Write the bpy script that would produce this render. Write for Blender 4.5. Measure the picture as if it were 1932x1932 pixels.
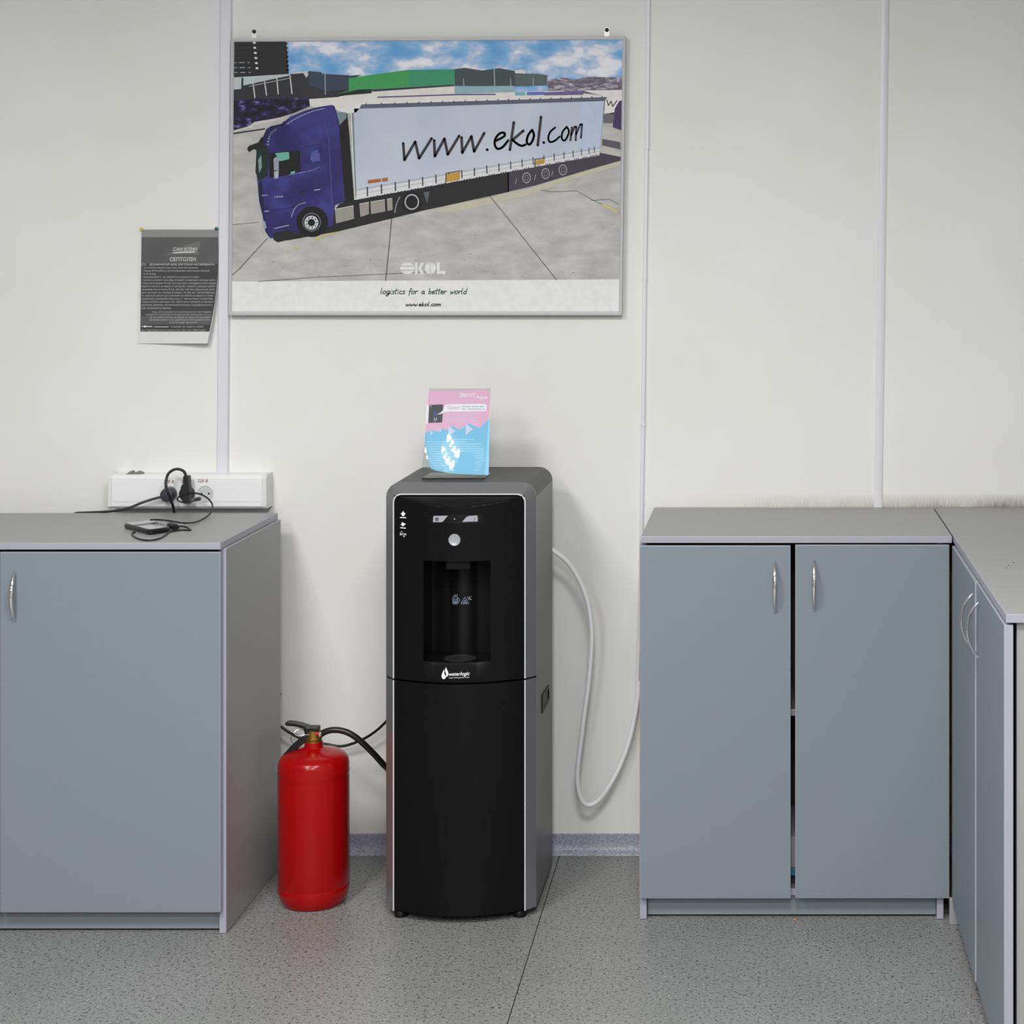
import bpy, bmesh, math, random
from mathutils import Vector

for o in list(bpy.data.objects):
    bpy.data.objects.remove(o, do_unlink=True)
scene = bpy.context.scene
COL = scene.collection
random.seed(7)

# ------------------------------------------------------------------ camera
FPX, CX, CY, CAMD, CAMH = 3338.0, 1450.0, 490.0, 4.62, 1.549
cam_data = bpy.data.cameras.new('camera')
cam_data.sensor_width = 36.0
cam_data.lens = FPX / 1932.0 * 36.0
cam_data.shift_x = -(CX - 966.0) / 1932.0
cam_data.shift_y = -(966.0 - CY) / 1932.0
cam_data.clip_start = 0.05
cam = bpy.data.objects.new('camera', cam_data)
cam.location = (0, -CAMD, CAMH)
cam.rotation_euler = (math.radians(90), 0, 0)
COL.objects.link(cam)
scene.camera = cam

# ------------------------------------------------------------------ world, exposure
world = bpy.data.worlds.new('world')
scene.world = world
world.use_nodes = True
world.node_tree.nodes['Background'].inputs[0].default_value = (0.9, 0.95, 1.0, 1)
world.node_tree.nodes['Background'].inputs[1].default_value = 0.05
scene.view_settings.view_transform = 'Standard'
scene.view_settings.look = 'None'
scene.view_settings.gamma = 1.0
scene.view_settings.use_curve_mapping = False
scene.view_settings.exposure = 0.0

LAMP_STRENGTH = 108.0
LAMP_POS = [(-1.60, -2.78), (-0.10, -2.78), (-1.60, -4.40), (-0.10, -4.40), (-1.60, -6.00), (-0.10, -6.00)]
LAMP_NAME = ['over the left, nearest the poster wall', 'over the right, nearest the poster wall', 'over the left, in the middle of the room', 'over the right, in the middle of the room',
             'over the left, at the back of the room', 'over the right, at the back of the room']

# ------------------------------------------------------------------ helpers
def at(px, py, y):
    s = (CAMD + y) / FPX
    return Vector(((px - CX) * s, y, CAMH - (py - CY) * s))

def srgb(r, g, b):
    def f(c):
        c /= 255.0
        return c / 12.92 if c <= 0.04045 else ((c + 0.055) / 1.055) ** 2.4
    return (f(r), f(g), f(b), 1.0)

MATS = {}
def mat(name, rgb, rough=0.5, metal=0.0, spec=0.5, noise=0.0, nscale=40.0, bump=0.0, bscale=300.0, coat=0.0):
    if name in MATS:
        return MATS[name]
    m = bpy.data.materials.new(name)
    m.use_nodes = True
    nt = m.node_tree
    b = nt.nodes['Principled BSDF']
    c = srgb(*rgb)
    b.inputs['Base Color'].default_value = c
    b.inputs['Roughness'].default_value = rough
    b.inputs['Metallic'].default_value = metal
    b.inputs['Specular IOR Level'].default_value = spec
    b.inputs['Coat Weight'].default_value = coat
    tc = nt.nodes.new('ShaderNodeTexCoord')
    if noise > 0:
        n = nt.nodes.new('ShaderNodeTexNoise')
        n.inputs['Scale'].default_value = nscale
        n.inputs['Detail'].default_value = 4
        nt.links.new(tc.outputs['Object'], n.inputs['Vector'])
        r = nt.nodes.new('ShaderNodeValToRGB')
        lo = tuple(max(0, x * (1 - noise)) for x in c[:3]) + (1,)
        hi = tuple(min(1, x * (1 + noise)) for x in c[:3]) + (1,)
        r.color_ramp.elements[0].position = 0.3
        r.color_ramp.elements[1].position = 0.7
        r.color_ramp.elements[0].color = lo
        r.color_ramp.elements[1].color = hi
        nt.links.new(n.outputs['Fac'], r.inputs['Fac'])
        nt.links.new(r.outputs['Color'], b.inputs['Base Color'])
    if bump > 0:
        n2 = nt.nodes.new('ShaderNodeTexNoise')
        n2.inputs['Scale'].default_value = bscale
        n2.inputs['Detail'].default_value = 3
        nt.links.new(tc.outputs['Object'], n2.inputs['Vector'])
        bp = nt.nodes.new('ShaderNodeBump')
        bp.inputs['Strength'].default_value = bump
        bp.inputs['Distance'].default_value = 0.002
        nt.links.new(n2.outputs['Fac'], bp.inputs['Height'])
        nt.links.new(bp.outputs['Normal'], b.inputs['Normal'])
    MATS[name] = m
    return m

def obj(name, bm, mats, parent=None, smooth=False, bevel=0.0, bseg=2):
    me = bpy.data.meshes.new(name)
    bmesh.ops.recalc_face_normals(bm, faces=bm.faces[:])
    bm.to_mesh(me)
    bm.free()
    if not isinstance(mats, (list, tuple)):
        mats = [mats]
    for m in mats:
        me.materials.append(m)
    if smooth:
        for p in me.polygons:
            p.use_smooth = True
        if smooth != 'all':
            me.set_sharp_from_angle(angle=math.radians(38))
    o = bpy.data.objects.new(name, me)
    COL.objects.link(o)
    if bevel > 0:
        md = o.modifiers.new('bevel', 'BEVEL')
        md.width = bevel
        md.segments = bseg
        md.limit_method = 'ANGLE'
        md.angle_limit = math.radians(40)
    if parent:
        o.parent = parent
    return o

def flat(name, faces_by_mat, mats, parent=None):
    """mesh of flat print pieces: list of (mat_index, verts, faces); normals kept toward the room"""
    vs, fs, mi = [], [], []
    for k, v, f in faces_by_mat:
        b = len(vs)
        vs += [tuple(p) for p in v]
        for q in f:
            fs.append([b + i for i in q])
            mi.append(k)
    me = bpy.data.meshes.new(name)
    me.from_pydata(vs, [], fs)
    for m in mats:
        me.materials.append(m)
    me.polygons.foreach_set('material_index', mi)
    me.update()
    o = bpy.data.objects.new(name, me)
    COL.objects.link(o)
    if parent:
        o.parent = parent
    return o

def thing(name, label, cat, group=None):
    o = bpy.data.objects.new(name, None)
    o.empty_display_size = 0.1
    COL.objects.link(o)
    tag(o, label, cat, group)
    return o

def tag(o, label, cat, group=None):
    o['label'] = label
    o['category'] = cat
    if group:
        o['group'] = group
    return o

def struct(o):
    o['kind'] = 'structure'
    return o

def box(bm, x0, x1, y0, y1, z0, z1, mi=0):
    vs = [bm.verts.new(p) for p in ((x0, y0, z0), (x1, y0, z0), (x1, y1, z0), (x0, y1, z0),
                                    (x0, y0, z1), (x1, y0, z1), (x1, y1, z1), (x0, y1, z1))]
    out = []
    for q in ((3, 2, 1, 0), (4, 5, 6, 7), (0, 1, 5, 4), (1, 2, 6, 5), (2, 3, 7, 6), (3, 0, 4, 7)):
        f = bm.faces.new([vs[i] for i in q])
        f.material_index = mi
        out.append(f)
    return out      # bottom, top, front(-y), right(+x), back(+y), left(-x)

def boxo(name, x0, x1, y0, y1, z0, z1, m, parent=None, bevel=0.0):
    bm = bmesh.new()
    box(bm, x0, x1, y0, y1, z0, z1)
    return obj(name, bm, m, parent, bevel=bevel)

def loft(bm, rings, close_ring=True, cap0=False, cap1=False, mi=0):
    vr = [[bm.verts.new(p) for p in r] for r in rings]
    n = len(vr[0])
    for a, b in zip(vr[:-1], vr[1:]):
        for i in range(n if close_ring else n - 1):
            j = (i + 1) % n
            f = bm.faces.new((a[i], a[j], b[j], b[i]))
            f.material_index = mi
    if cap0:
        bm.faces.new(list(reversed(vr[0]))).material_index = mi
    if cap1:
        bm.faces.new(vr[-1]).material_index = mi
    return vr

def smooth_path(pts, sub=6):
    pts = [Vector(p) for p in pts]
    if len(pts) < 3:
        return pts
    P = [pts[0] * 2 - pts[1]] + pts + [pts[-1] * 2 - pts[-2]]
    out = []
    for i in range(1, len(P) - 2):
        a, b, c, d = P[i - 1:i + 3]
        for k in range(sub):
            t = k / sub
            out.append(0.5 * ((2 * b) + (c - a) * t + (2 * a - 5 * b + 4 * c - d) * t * t + (3 * b - a - 3 * c + d) * t ** 3))
    out.append(pts[-1])
    return out

def tube(bm, pts, rad, seg=10, caps=True, mi=0):
    n = len(pts)
    r = rad if callable(rad) else (lambda t: rad)
    t0 = (pts[1] - pts[0]).normalized()
    up = Vector((0, 0, 1)) if abs(t0.z) < 0.9 else Vector((1, 0, 0))
    nrm = t0.cross(up).normalized()
    rings = []
    for i, p in enumerate(pts):
        t = (pts[min(i + 1, n - 1)] - pts[max(i - 1, 0)]).normalized()
        nrm = (nrm - t * nrm.dot(t)).normalized()
        bn = t.cross(nrm)
        rr = r(i / (n - 1))
        rx, ry = rr if isinstance(rr, tuple) else (rr, rr)
        rings.append([p + nrm * (rx * math.cos(a)) + bn * (ry * math.sin(a))
                      for a in (2 * math.pi * k / seg for k in range(seg))])
    loft(bm, rings, True, caps, caps, mi)

def tubeo(name, pts, rad, m, parent=None, sub=6, seg=10):
    bm = bmesh.new()
    tube(bm, smooth_path(pts, sub), rad, seg)
    return obj(name, bm, m, parent, smooth=True)

def lathe(bm, prof, c, axis='z', seg=40, mi=0):
    rings = []
    for r, h in prof:
        ring = []
        for k in range(seg):
            a = 2 * math.pi * k / seg
            if axis == 'z':
                ring.append((c[0] + r * math.cos(a), c[1] + r * math.sin(a), c[2] + h))
            elif axis == 'y':      # h goes toward the room (-y)
                ring.append((c[0] + r * math.cos(a), c[1] - h, c[2] + r * math.sin(a)))
            else:
                ring.append((c[0] + h, c[1] + r * math.cos(a), c[2] + r * math.sin(a)))
        rings.append(ring)
    loft(bm, rings, True, prof[0][0] > 1e-6, prof[-1][0] > 1e-6, mi)

def latheo(name, prof, c, m, parent=None, axis='z', seg=40):
    bm = bmesh.new()
    lathe(bm, prof, c, axis, seg)
    return obj(name, bm, m, parent, smooth=True)

def prism(bm, pts, d, mi=0):
    """polygon of Vectors extruded by vector d"""
    a = [bm.verts.new(p) for p in pts]
    b = [bm.verts.new(Vector(p) + Vector(d)) for p in pts]
    n = len(a)
    fs = [bm.faces.new(a), bm.faces.new(list(reversed(b)))]
    for i in range(n):
        j = (i + 1) % n
        fs.append(bm.faces.new((a[j], a[i], b[i], b[j])))
    for f in fs:
        f.material_index = mi

# ---- flat print helpers: everything in print coordinates (u right, v down), mapped by fn(u, v, level)
def pg(k, pts, fn, lvl):
    v = [fn(u, w, lvl) for u, w in pts]
    return (k, v, [list(range(len(v)))])

def ell(k, c, rx, ry, fn, lvl, n=24, r0=0.0):
    if r0 == 0:
        return pg(k, [(c[0] + rx * math.cos(2 * math.pi * i / n), c[1] + ry * math.sin(2 * math.pi * i / n)) for i in range(n)], fn, lvl)
    v, f = [], []
    for i in range(n):
        a = 2 * math.pi * i / n
        for q in (1.0, r0):
            v.append(fn(c[0] + q * rx * math.cos(a), c[1] + q * ry * math.sin(a), lvl))
    for i in range(n):
        j = (i + 1) % n
        f.append([2 * i, 2 * j, 2 * j + 1, 2 * i + 1])
    return (k, v, f)

def stroke(k, pts, w, fn, lvl, sm=0, round_=True):
    p = [Vector((a, b, 0)) for a, b in pts]
    if sm:
        p = smooth_path(p, sm)
    v, f = [], []
    for a, b in zip(p[:-1], p[1:]):
        d = b - a
        if d.length < 1e-6:
            continue
        d.normalize()
        nx, ny = -d.y * w / 2, d.x * w / 2
        i = len(v)
        v += [fn(a.x + nx, a.y + ny, lvl), fn(b.x + nx, b.y + ny, lvl), fn(b.x - nx, b.y - ny, lvl), fn(a.x - nx, a.y - ny, lvl)]
        f.append([i, i + 1, i + 2, i + 3])
    if round_:
        for a in p:
            i = len(v)
            for q in range(8):
                v.append(fn(a.x + w / 2 * math.cos(q * math.pi / 4), a.y + w / 2 * math.sin(q * math.pi / 4), lvl))
            f.append(list(range(i, i + 8)))
    return (k, v, f)

def text(k, s, u, v, h, fn, lvl, width=None, align='L', shear=0.0, bold=0.0, slope=0.0):
    """s set with the built-in font; cap height h, baseline at v, optional total width"""
    cu = bpy.data.curves.new('t', 'FONT')
    cu.body = s
    cu.size = 1.0
    cu.shear = shear
    cu.offset = bold
    cu.resolution_u = 3
    o = bpy.data.objects.new('t', cu)
    COL.objects.link(o)
    dg = bpy.context.evaluated_depsgraph_get()
    me = o.evaluated_get(dg).to_mesh()
    vs = [(p.co.x, p.co.y) for p in me.vertices]
    fs = [list(p.vertices) for p in me.polygons]
    o.evaluated_get(dg).to_mesh_clear()
    bpy.data.objects.remove(o, do_unlink=True)
    bpy.data.curves.remove(cu)
    if not vs:
        return (k, [], [])
    x0, x1 = min(p[0] for p in vs), max(p[0] for p in vs)
    sc = h / 0.72
    sx = width / (x1 - x0) if width else sc
    if align == 'C':
        u -= (x1 - x0) * sx / 2
    return (k, [fn(u + (p[0] - x0) * sx, v - p[1] * sc + slope * (p[0] - x0) * sx, lvl) for p in vs], fs)

HAND = {
 'l': (0.24, [[(.10, 1), (.04, .15), (.12, 0)]]),
 'o': (0.46, [[(.3, .52), (.12, .45), (.04, .22), (.12, .02), (.28, .04), (.38, .25), (.36, .45), (.28, .52)]]),
 'g': (0.46, [[(.36, .48), (.16, .5), (.05, .25), (.14, .04), (.3, .12), (.38, .48)], [(.38, .48), (.34, -.1), (.2, -.36), (.02, -.26), (.2, -.05), (.46, .1)]]),
 'i': (0.22, [[(.1, .5), (.07, .0)], [(.13, .72), (.13, .74)]]),
 's': (0.38, [[(.36, .5), (.18, .48), (.12, .36), (.3, .2), (.24, .02), (.0, .02)]]),
 't': (0.32, [[(.15, .88), (.11, .06), (.2, 0)], [(.0, .58), (.32, .62)]]),
 'c': (0.38, [[(.34, .46), (.18, .5), (.05, .24), (.14, .0), (.34, .1)]]),
 'f': (0.34, [[(.36, .85), (.24, .92), (.17, .6), (.1, -.3)], [(.02, .45), (.32, .48)]]),
 'r': (0.36, [[(.06, .5), (.06, .0)], [(.06, .28), (.2, .48), (.36, .46)]]),
 'a': (0.46, [[(.34, .46), (.16, .48), (.05, .22), (.14, .02), (.3, .12), (.36, .46), (.34, .06), (.44, .02)]]),
 'b': (0.44, [[(.1, 1), (.06, .0)], [(.07, .3), (.22, .46), (.36, .3), (.28, .04), (.07, .04)]]),
 'e': (0.42, [[(.06, .24), (.32, .32), (.3, .48), (.14, .46), (.04, .2), (.16, .0), (.4, .12)]]),
 'w': (0.56, [[(.04, .48), (.1, .0), (.26, .36), (.32, .0), (.54, .52)]]),
 'd': (0.46, [[(.34, .42), (.16, .46), (.05, .2), (.14, .0), (.32, .12)], [(.42, 1), (.36, .02)]]),
 'k': (0.42, [[(.12, 1), (.05, .0)], [(.36, .48), (.08, .24), (.38, .0)]]),
 'm': (0.60, [[(.06, .5), (.05, .0)], [(.06, .3), (.2, .5), (.26, .4), (.26, .0)], [(.27, .3), (.44, .5), (.5, .38), (.5, .0)]]),
 '.': (0.18, [[(.08, .03), (.09, .03)]]),
 ' ': (0.42, []),
}
def hand(k, s, u, v, h, width, w, fn, lvl, slant=0.12):
    adv = sum(HAND[c][0] for c in s)
    sx = width / adv
    out, x = [], 0.0
    for c in s:
        a, sts = HAND[c]
        for st in sts:
            out.append(stroke(k, [(u + (x + p[0] + slant * p[1]) * sx, v - p[1] * h) for p in st], w, fn, lvl, 3 if len(st) > 2 and c != 'w' else 0))
        x += a
    return out

# ================================================================== setting
RX0, RX1, RY0, RY1, RZ = -4.6, 1.06, -7.2, 0.0, 2.70

def wall_material():
    m = bpy.data.materials.new('wall_paint')
    m.use_nodes = True
    nt = m.node_tree
    L = nt.links.new
    b = nt.nodes['Principled BSDF']
    b.inputs['Roughness'].default_value = 0.6
    b.inputs['Specular IOR Level'].default_value = 0.3
    tc = nt.nodes.new('ShaderNodeTexCoord')
    n = nt.nodes.new('ShaderNodeTexNoise')
    n.inputs['Scale'].default_value = 2.2
    n.inputs['Detail'].default_value = 5
    L(tc.outputs['Object'], n.inputs['Vector'])
    r = nt.nodes.new('ShaderNodeValToRGB')
    r.color_ramp.elements[0].position = 0.35
    r.color_ramp.elements[1].position = 0.65
    r.color_ramp.elements[0].color = srgb(231, 231, 228)
    r.color_ramp.elements[1].color = srgb(236, 236, 234)
    L(n.outputs['Fac'], r.inputs['Fac'])
    # brown rubbed dirt just above the right-hand counters
    sep = nt.nodes.new('ShaderNodeSeparateXYZ')
    L(tc.outputs['Object'], sep.inputs[0])
    mr = nt.nodes.new('ShaderNodeMapRange')
    mr.inputs['From Min'].default_value = 0.940
    mr.inputs['From Max'].default_value = 0.900
    L(sep.outputs['Z'], mr.inputs['Value'])
    mx = nt.nodes.new('ShaderNodeMapRange')
    mx.inputs['From Min'].default_value = -0.32
    mx.inputs['From Max'].default_value = 0.62
    mx.inputs['To Min'].default_value = 0.0
    mx.inputs['To Max'].default_value = 0.8
    L(sep.outputs['X'], mx.inputs['Value'])
    mp = nt.nodes.new('ShaderNodeMapping')
    mp.inputs['Scale'].default_value = (260, 1, 40)
    L(tc.outputs['Object'], mp.inputs['Vector'])
    n2 = nt.nodes.new('ShaderNodeTexNoise')
    n2.inputs['Scale'].default_value = 1.0
    n2.inputs['Detail'].default_value = 3
    L(mp.outputs['Vector'], n2.inputs['Vector'])
    n3 = nt.nodes.new('ShaderNodeTexNoise')
    n3.inputs['Scale'].default_value = 9.0
    L(tc.outputs['Object'], n3.inputs['Vector'])
    m1 = nt.nodes.new('ShaderNodeMath'); m1.operation = 'MULTIPLY'
    m2 = nt.nodes.new('ShaderNodeMath'); m2.operation = 'MULTIPLY'
    m3 = nt.nodes.new('ShaderNodeMath'); m3.operation = 'MULTIPLY'
    L(mr.outputs[0], m1.inputs[0]); L(mx.outputs[0], m1.inputs[1])
    L(m1.outputs[0], m2.inputs[0]); L(n2.outputs['Fac'], m2.inputs[1])
    L(m2.outputs[0], m3.inputs[0])
    m4 = nt.nodes.new('ShaderNodeMath'); m4.operation = 'MULTIPLY'; m4.inputs[1].default_value = 3.4
    L(n3.outputs['Fac'], m4.inputs[0]); L(m4.outputs[0], m3.inputs[1])
    mix = nt.nodes.new('ShaderNodeMixRGB')
    mix.use_clamp = True
    mix.inputs['Color2'].default_value = srgb(120, 98, 78)
    L(m3.outputs[0], mix.inputs['Fac'])
    L(r.outputs['Color'], mix.inputs['Color1'])
    L(mix.outputs['Color'], b.inputs['Base Color'])
    n4 = nt.nodes.new('ShaderNodeTexNoise')
    n4.inputs['Scale'].default_value = 70
    n4.inputs['Detail'].default_value = 4
    L(tc.outputs['Object'], n4.inputs['Vector'])
    bp = nt.nodes.new('ShaderNodeBump')
    bp.inputs['Strength'].default_value = 0.12
    bp.inputs['Distance'].default_value = 0.002
    L(n4.outputs['Fac'], bp.inputs['Height'])
    L(bp.outputs['Normal'], b.inputs['Normal'])
    return m
WALL = wall_material()
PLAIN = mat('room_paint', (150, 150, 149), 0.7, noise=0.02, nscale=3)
CEIL = mat('ceiling_tile', (236, 236, 235), 0.8, noise=0.02, nscale=60)

struct(boxo('wall_back', RX0 - .1, RX1 + .1, 0, .12, -.05, RZ + .05, WALL))
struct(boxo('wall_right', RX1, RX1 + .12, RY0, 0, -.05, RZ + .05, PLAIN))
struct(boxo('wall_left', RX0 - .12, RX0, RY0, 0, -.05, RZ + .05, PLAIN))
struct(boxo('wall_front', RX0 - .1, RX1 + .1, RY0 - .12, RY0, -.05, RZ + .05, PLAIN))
struct(boxo('ceiling', RX0, RX1, RY0, 0, RZ, RZ + .08, CEIL))

def floor_material():
    m = bpy.data.materials.new('speckled_vinyl')
    m.use_nodes = True
    nt = m.node_tree
    L = nt.links.new
    b = nt.nodes['Principled BSDF']
    b.inputs['Roughness'].default_value = 0.38
    b.inputs['Specular IOR Level'].default_value = 0.4
    tc = nt.nodes.new('ShaderNodeTexCoord')
    n = nt.nodes.new('ShaderNodeTexNoise'); n.inputs['Scale'].default_value = 3.0; n.inputs['Detail'].default_value = 6
    L(tc.outputs['Object'], n.inputs['Vector'])
    base = nt.nodes.new('ShaderNodeValToRGB')
    base.color_ramp.elements[0].position = .35
    base.color_ramp.elements[1].position = .65
    base.color_ramp.elements[0].color = srgb(134, 136, 134)
    base.color_ramp.elements[1].color = srgb(142, 143, 142)
    L(n.outputs['Fac'], base.inputs['Fac'])
    cur = base.outputs['Color']
    for sc, lo, hi, col, seed in ((125, .57, .65, (90, 91, 91), 0.0), (150, .61, .69, (168, 170, 168), 7.3), (160, .63, .69, (62, 63, 64), 3.1)):
        mp = nt.nodes.new('ShaderNodeMapping')
        mp.inputs['Location'].default_value = (seed, seed * 2, 0)
        L(tc.outputs['Object'], mp.inputs['Vector'])
        k = nt.nodes.new('ShaderNodeTexNoise'); k.inputs['Scale'].default_value = sc; k.inputs['Detail'].default_value = 2
        L(mp.outputs['Vector'], k.inputs['Vector'])
        r = nt.nodes.new('ShaderNodeValToRGB')
        r.color_ramp.elements[0].position = lo
        r.color_ramp.elements[1].position = hi
        L(k.outputs['Fac'], r.inputs['Fac'])
        mx = nt.nodes.new('ShaderNodeMixRGB')
        mx.inputs['Color2'].default_value = srgb(*col)
        L(r.outputs['Color'], mx.inputs['Fac'])
        L(cur, mx.inputs['Color1'])
        cur = mx.outputs['Color']
    L(cur, b.inputs['Base Color'])
    return m
VINYL = floor_material()
floor = struct(boxo('floor', RX0, RX1, RY0, 0, -.06, -.003, mat('subfloor', (30, 30, 30), .9, noise=.1)))
def seam_x(y):
    return -.5296 - .01375 * (y + 1.034)
for side in (0, 1):
    bm = bmesh.new()
    g = .0011
    if side == 0:
        pts = [(RX0, RY0, -.003), (seam_x(RY0) - g, RY0, -.003), (seam_x(0) - g, 0, -.003), (RX0, 0, -.003)]
    else:
        pts = [(seam_x(RY0) + g, RY0, -.003), (RX1, RY0, -.003), (RX1, 0, -.003), (seam_x(0) + g, 0, -.003)]
    prism(bm, [Vector(p) for p in pts], (0, 0, .003))
    obj('vinyl_sheet', bm, VINYL, floor)

# coved skirting of speckled vinyl
SKIRT = mat('skirting_vinyl', (154, 155, 172), .4, noise=.36, nscale=170)
def skirting(name, x0, x1):
    prof = [(-.0005, 0), (-.022, 0), (-.0205, .0035), (-.013, .008), (-.008, .016), (-.006, .028), (-.005, .049), (-.003, .051), (-.0005, .051)]
    bm = bmesh.new()
    loft(bm, [[(x, y, z) for y, z in prof] for x in (x0, x1)], True, True, True)
    return struct(obj(name, bm, SKIRT, smooth=True))
skirting('baseboard_back', RX0, RX1)

# flat white cover strips and conduit on the wall
WPVC = mat('white_pvc', (226, 226, 232), .35, noise=.01, nscale=20)
def strip(name, top, bot, w0, w1, depth, m, parent=None, z_top=None):
    """flat PVC section on the wall between two wall points (px), half-round edges"""
    bm = bmesh.new()
    a, b = at(*top, 0), at(*bot, 0)
    rings = []
    for c, w in ((a, w0), (b, w1)):
        rings.append([(c.x - w, -.0005, c.z), (c.x - w, -depth * .7, c.z), (c.x - w * .85, -depth, c.z),
                      (c.x + w * .85, -depth, c.z), (c.x + w, -depth * .7, c.z), (c.x + w, -.0005, c.z)])
    loft(bm, rings, True, True, True)
    return obj(name, bm, m, parent, smooth=True)

o = strip('trim_1', (1674, -345), (1656.5, 957), .0108, .0108, .004, WPVC); struct(o)
o = strip('cable_trunking', (431, -345), (421.5, 898), .0145, .0145, .012, WPVC)
tag(o, 'wide white cable trunking running down the wall to the socket box', 'cable trunking')

con = thing('cable_conduit', 'thin white cable conduit running down the wall right of the truck poster', 'conduit')
for a, b in (((1226.5, -345), (1221, 278)), ((1220, 281), (1217, 523)), ((1216.5, 527), (1213.5, 799)), ((1213.5, 803), (1209, 1055)), ((1209, 1058), (1201, 1330))):
    strip('conduit_section', a, b, .0047, .0047, .009, WPVC, con)
for p in ((1220.5, 279.5), (1216.7, 525), (1213.5, 801), (1209, 1056.5)):
    c = at(*p, 0)
    boxo('joint_collar', c.x - .0058, c.x + .0058, -.0105, -.0005, c.z - .004, c.z + .004, WPVC, con, bevel=.001)

# ---------------------------------------------------------------- ceiling lamps (recessed louvre luminaires)
def lamp_mat():
    m = bpy.data.materials.new('lamp_tube_light')
    m.use_nodes = True
    nt = m.node_tree
    nt.nodes.clear()
    e = nt.nodes.new('ShaderNodeEmission')
    e.inputs[0].default_value = (1.0, 0.99, 0.972, 1)
    e.inputs[1].default_value = LAMP_STRENGTH
    out = nt.nodes.new('ShaderNodeOutputMaterial')
    nt.links.new(e.outputs[0], out.inputs[0])
    return m
LAMP = lamp_mat()
HOUS = mat('lamp_housing', (215, 215, 215), .4, noise=.01)
LOUV = mat('lamp_louvre', (200, 202, 205), .25, metal=.8, noise=.01)
for i, (lx, ly) in enumerate(LAMP_POS):
    t = thing('ceiling_light', 'recessed louvre ceiling light ' + LAMP_NAME[i], 'ceiling light', 'louvre lights in the ceiling')
    bm = bmesh.new()
    for q in ((-.3, .3, -.3, -.285), (-.3, .3, .285, .3), (-.3, -.285, -.285, .285), (.285, .3, -.285, .285)):
        box(bm, lx + q[0], lx + q[1], ly + q[2], ly + q[3], RZ - .012, RZ - .0005)
    obj('frame', bm, HOUS, t)
    for k in range(4):
        x = lx - .21 + k * .14
        for j in range(5):
            y = ly - .216 + j * .108
            bm = bmesh.new()
            f = box(bm, x - .040, x + .040, y - .044, y + .044, RZ - .006, RZ - .001, 1)
            f[0].material_index = 0
            obj('tube_cell', bm, [LAMP, HOUS], t)
    for k in range(3):
        x = lx - .14 + k * .14
        boxo('louvre_blade', x - .002, x + .002, ly - .284, ly + .284, RZ - .012, RZ - .0005, LOUV, t)
# small unseen lamp added so its grid mirrors in the leaflet stand
t = thing('reflection_lamp', 'small unseen louvre lamp added in the ceiling for its reflection in the leaflet stand', 'ceiling light')
ca, sa = math.cos(math.radians(46)), math.sin(math.radians(46))
def rot(x, y, z):
    return Vector((-1.222 + x * ca - y * sa, -2.075 + x * sa + y * ca, z))
bm = bmesh.new()
for q in ((-.11, .11, -.09, -.082), (-.11, .11, .082, .09), (-.11, -.102, -.082, .082), (.102, .11, -.082, .082)):
    prism(bm, [rot(x, y, RZ - .010) for x, y in ((q[0], q[2]), (q[1], q[2]), (q[1], q[3]), (q[0], q[3]))], (0, 0, .0095))
obj('frame', bm, HOUS, t)
for i in range(2):
    for j in range(4):
        x, y = -.042 + i * .084, -.060 + j * .040
        bm = bmesh.new()
        prism(bm, [rot(x + a, y + b, RZ - .006) for a, b in ((-.020, -.009), (.020, -.009), (.020, .009), (-.020, .009))], (0, 0, .005))
        obj('tube_cell', bm, LAMP, t)

# ================================================================== cabinets
DOOR = mat('door_laminate', (127, 137, 146), .42, noise=.02, nscale=500, bump=.05, bscale=900)
EDGE = mat('edge_banding', (164, 164, 176), .4, noise=.01, nscale=60)
BOARD = mat('board_laminate', (154, 154, 155), .42, noise=.02, nscale=500, bump=.05, bscale=900)
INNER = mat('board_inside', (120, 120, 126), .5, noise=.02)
CHROME = mat('chrome', (235, 235, 240), .07, metal=1.0)

def board(name, x0, x1, y0, y1, z0, z1, face_axis, fm, parent, em=EDGE):
    """board whose large faces (axis) carry fm and whose narrow faces carry the edge banding"""
    bm = bmesh.new()
    f = box(bm, x0, x1, y0, y1, z0, z1)
    big = {'z': (0, 1), 'y': (2, 4), 'x': (3, 5)}[face_axis]
    for i, q in enumerate(f):
        q.material_index = 0 if i in big else 1
    o = obj(name, bm, [fm, em], parent, bevel=.0013)
    o.modifiers[0].material = 1
    return o

def bow_handle(parent, p0, p1, out, name='handle'):
    """tapered chrome bow between two points of the door, arching by vector out"""
    p0, p1, out = Vector(p0), Vector(p1), Vector(out)
    pts = []
    n = 26
    for i in range(n + 1):
        t = i / n
        a = p0.lerp(p1, t)
        h = math.sin(math.pi * t) ** 0.75
        pts.append(a + out * h)
    bm = bmesh.new()
    tube(bm, pts, lambda t: (.0030 + .0026 * math.sin(math.pi * t), .0024 + .0012 * math.sin(math.pi * t)), 12)
    return obj(name, bm, CHROME, parent, smooth=True)

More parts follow.
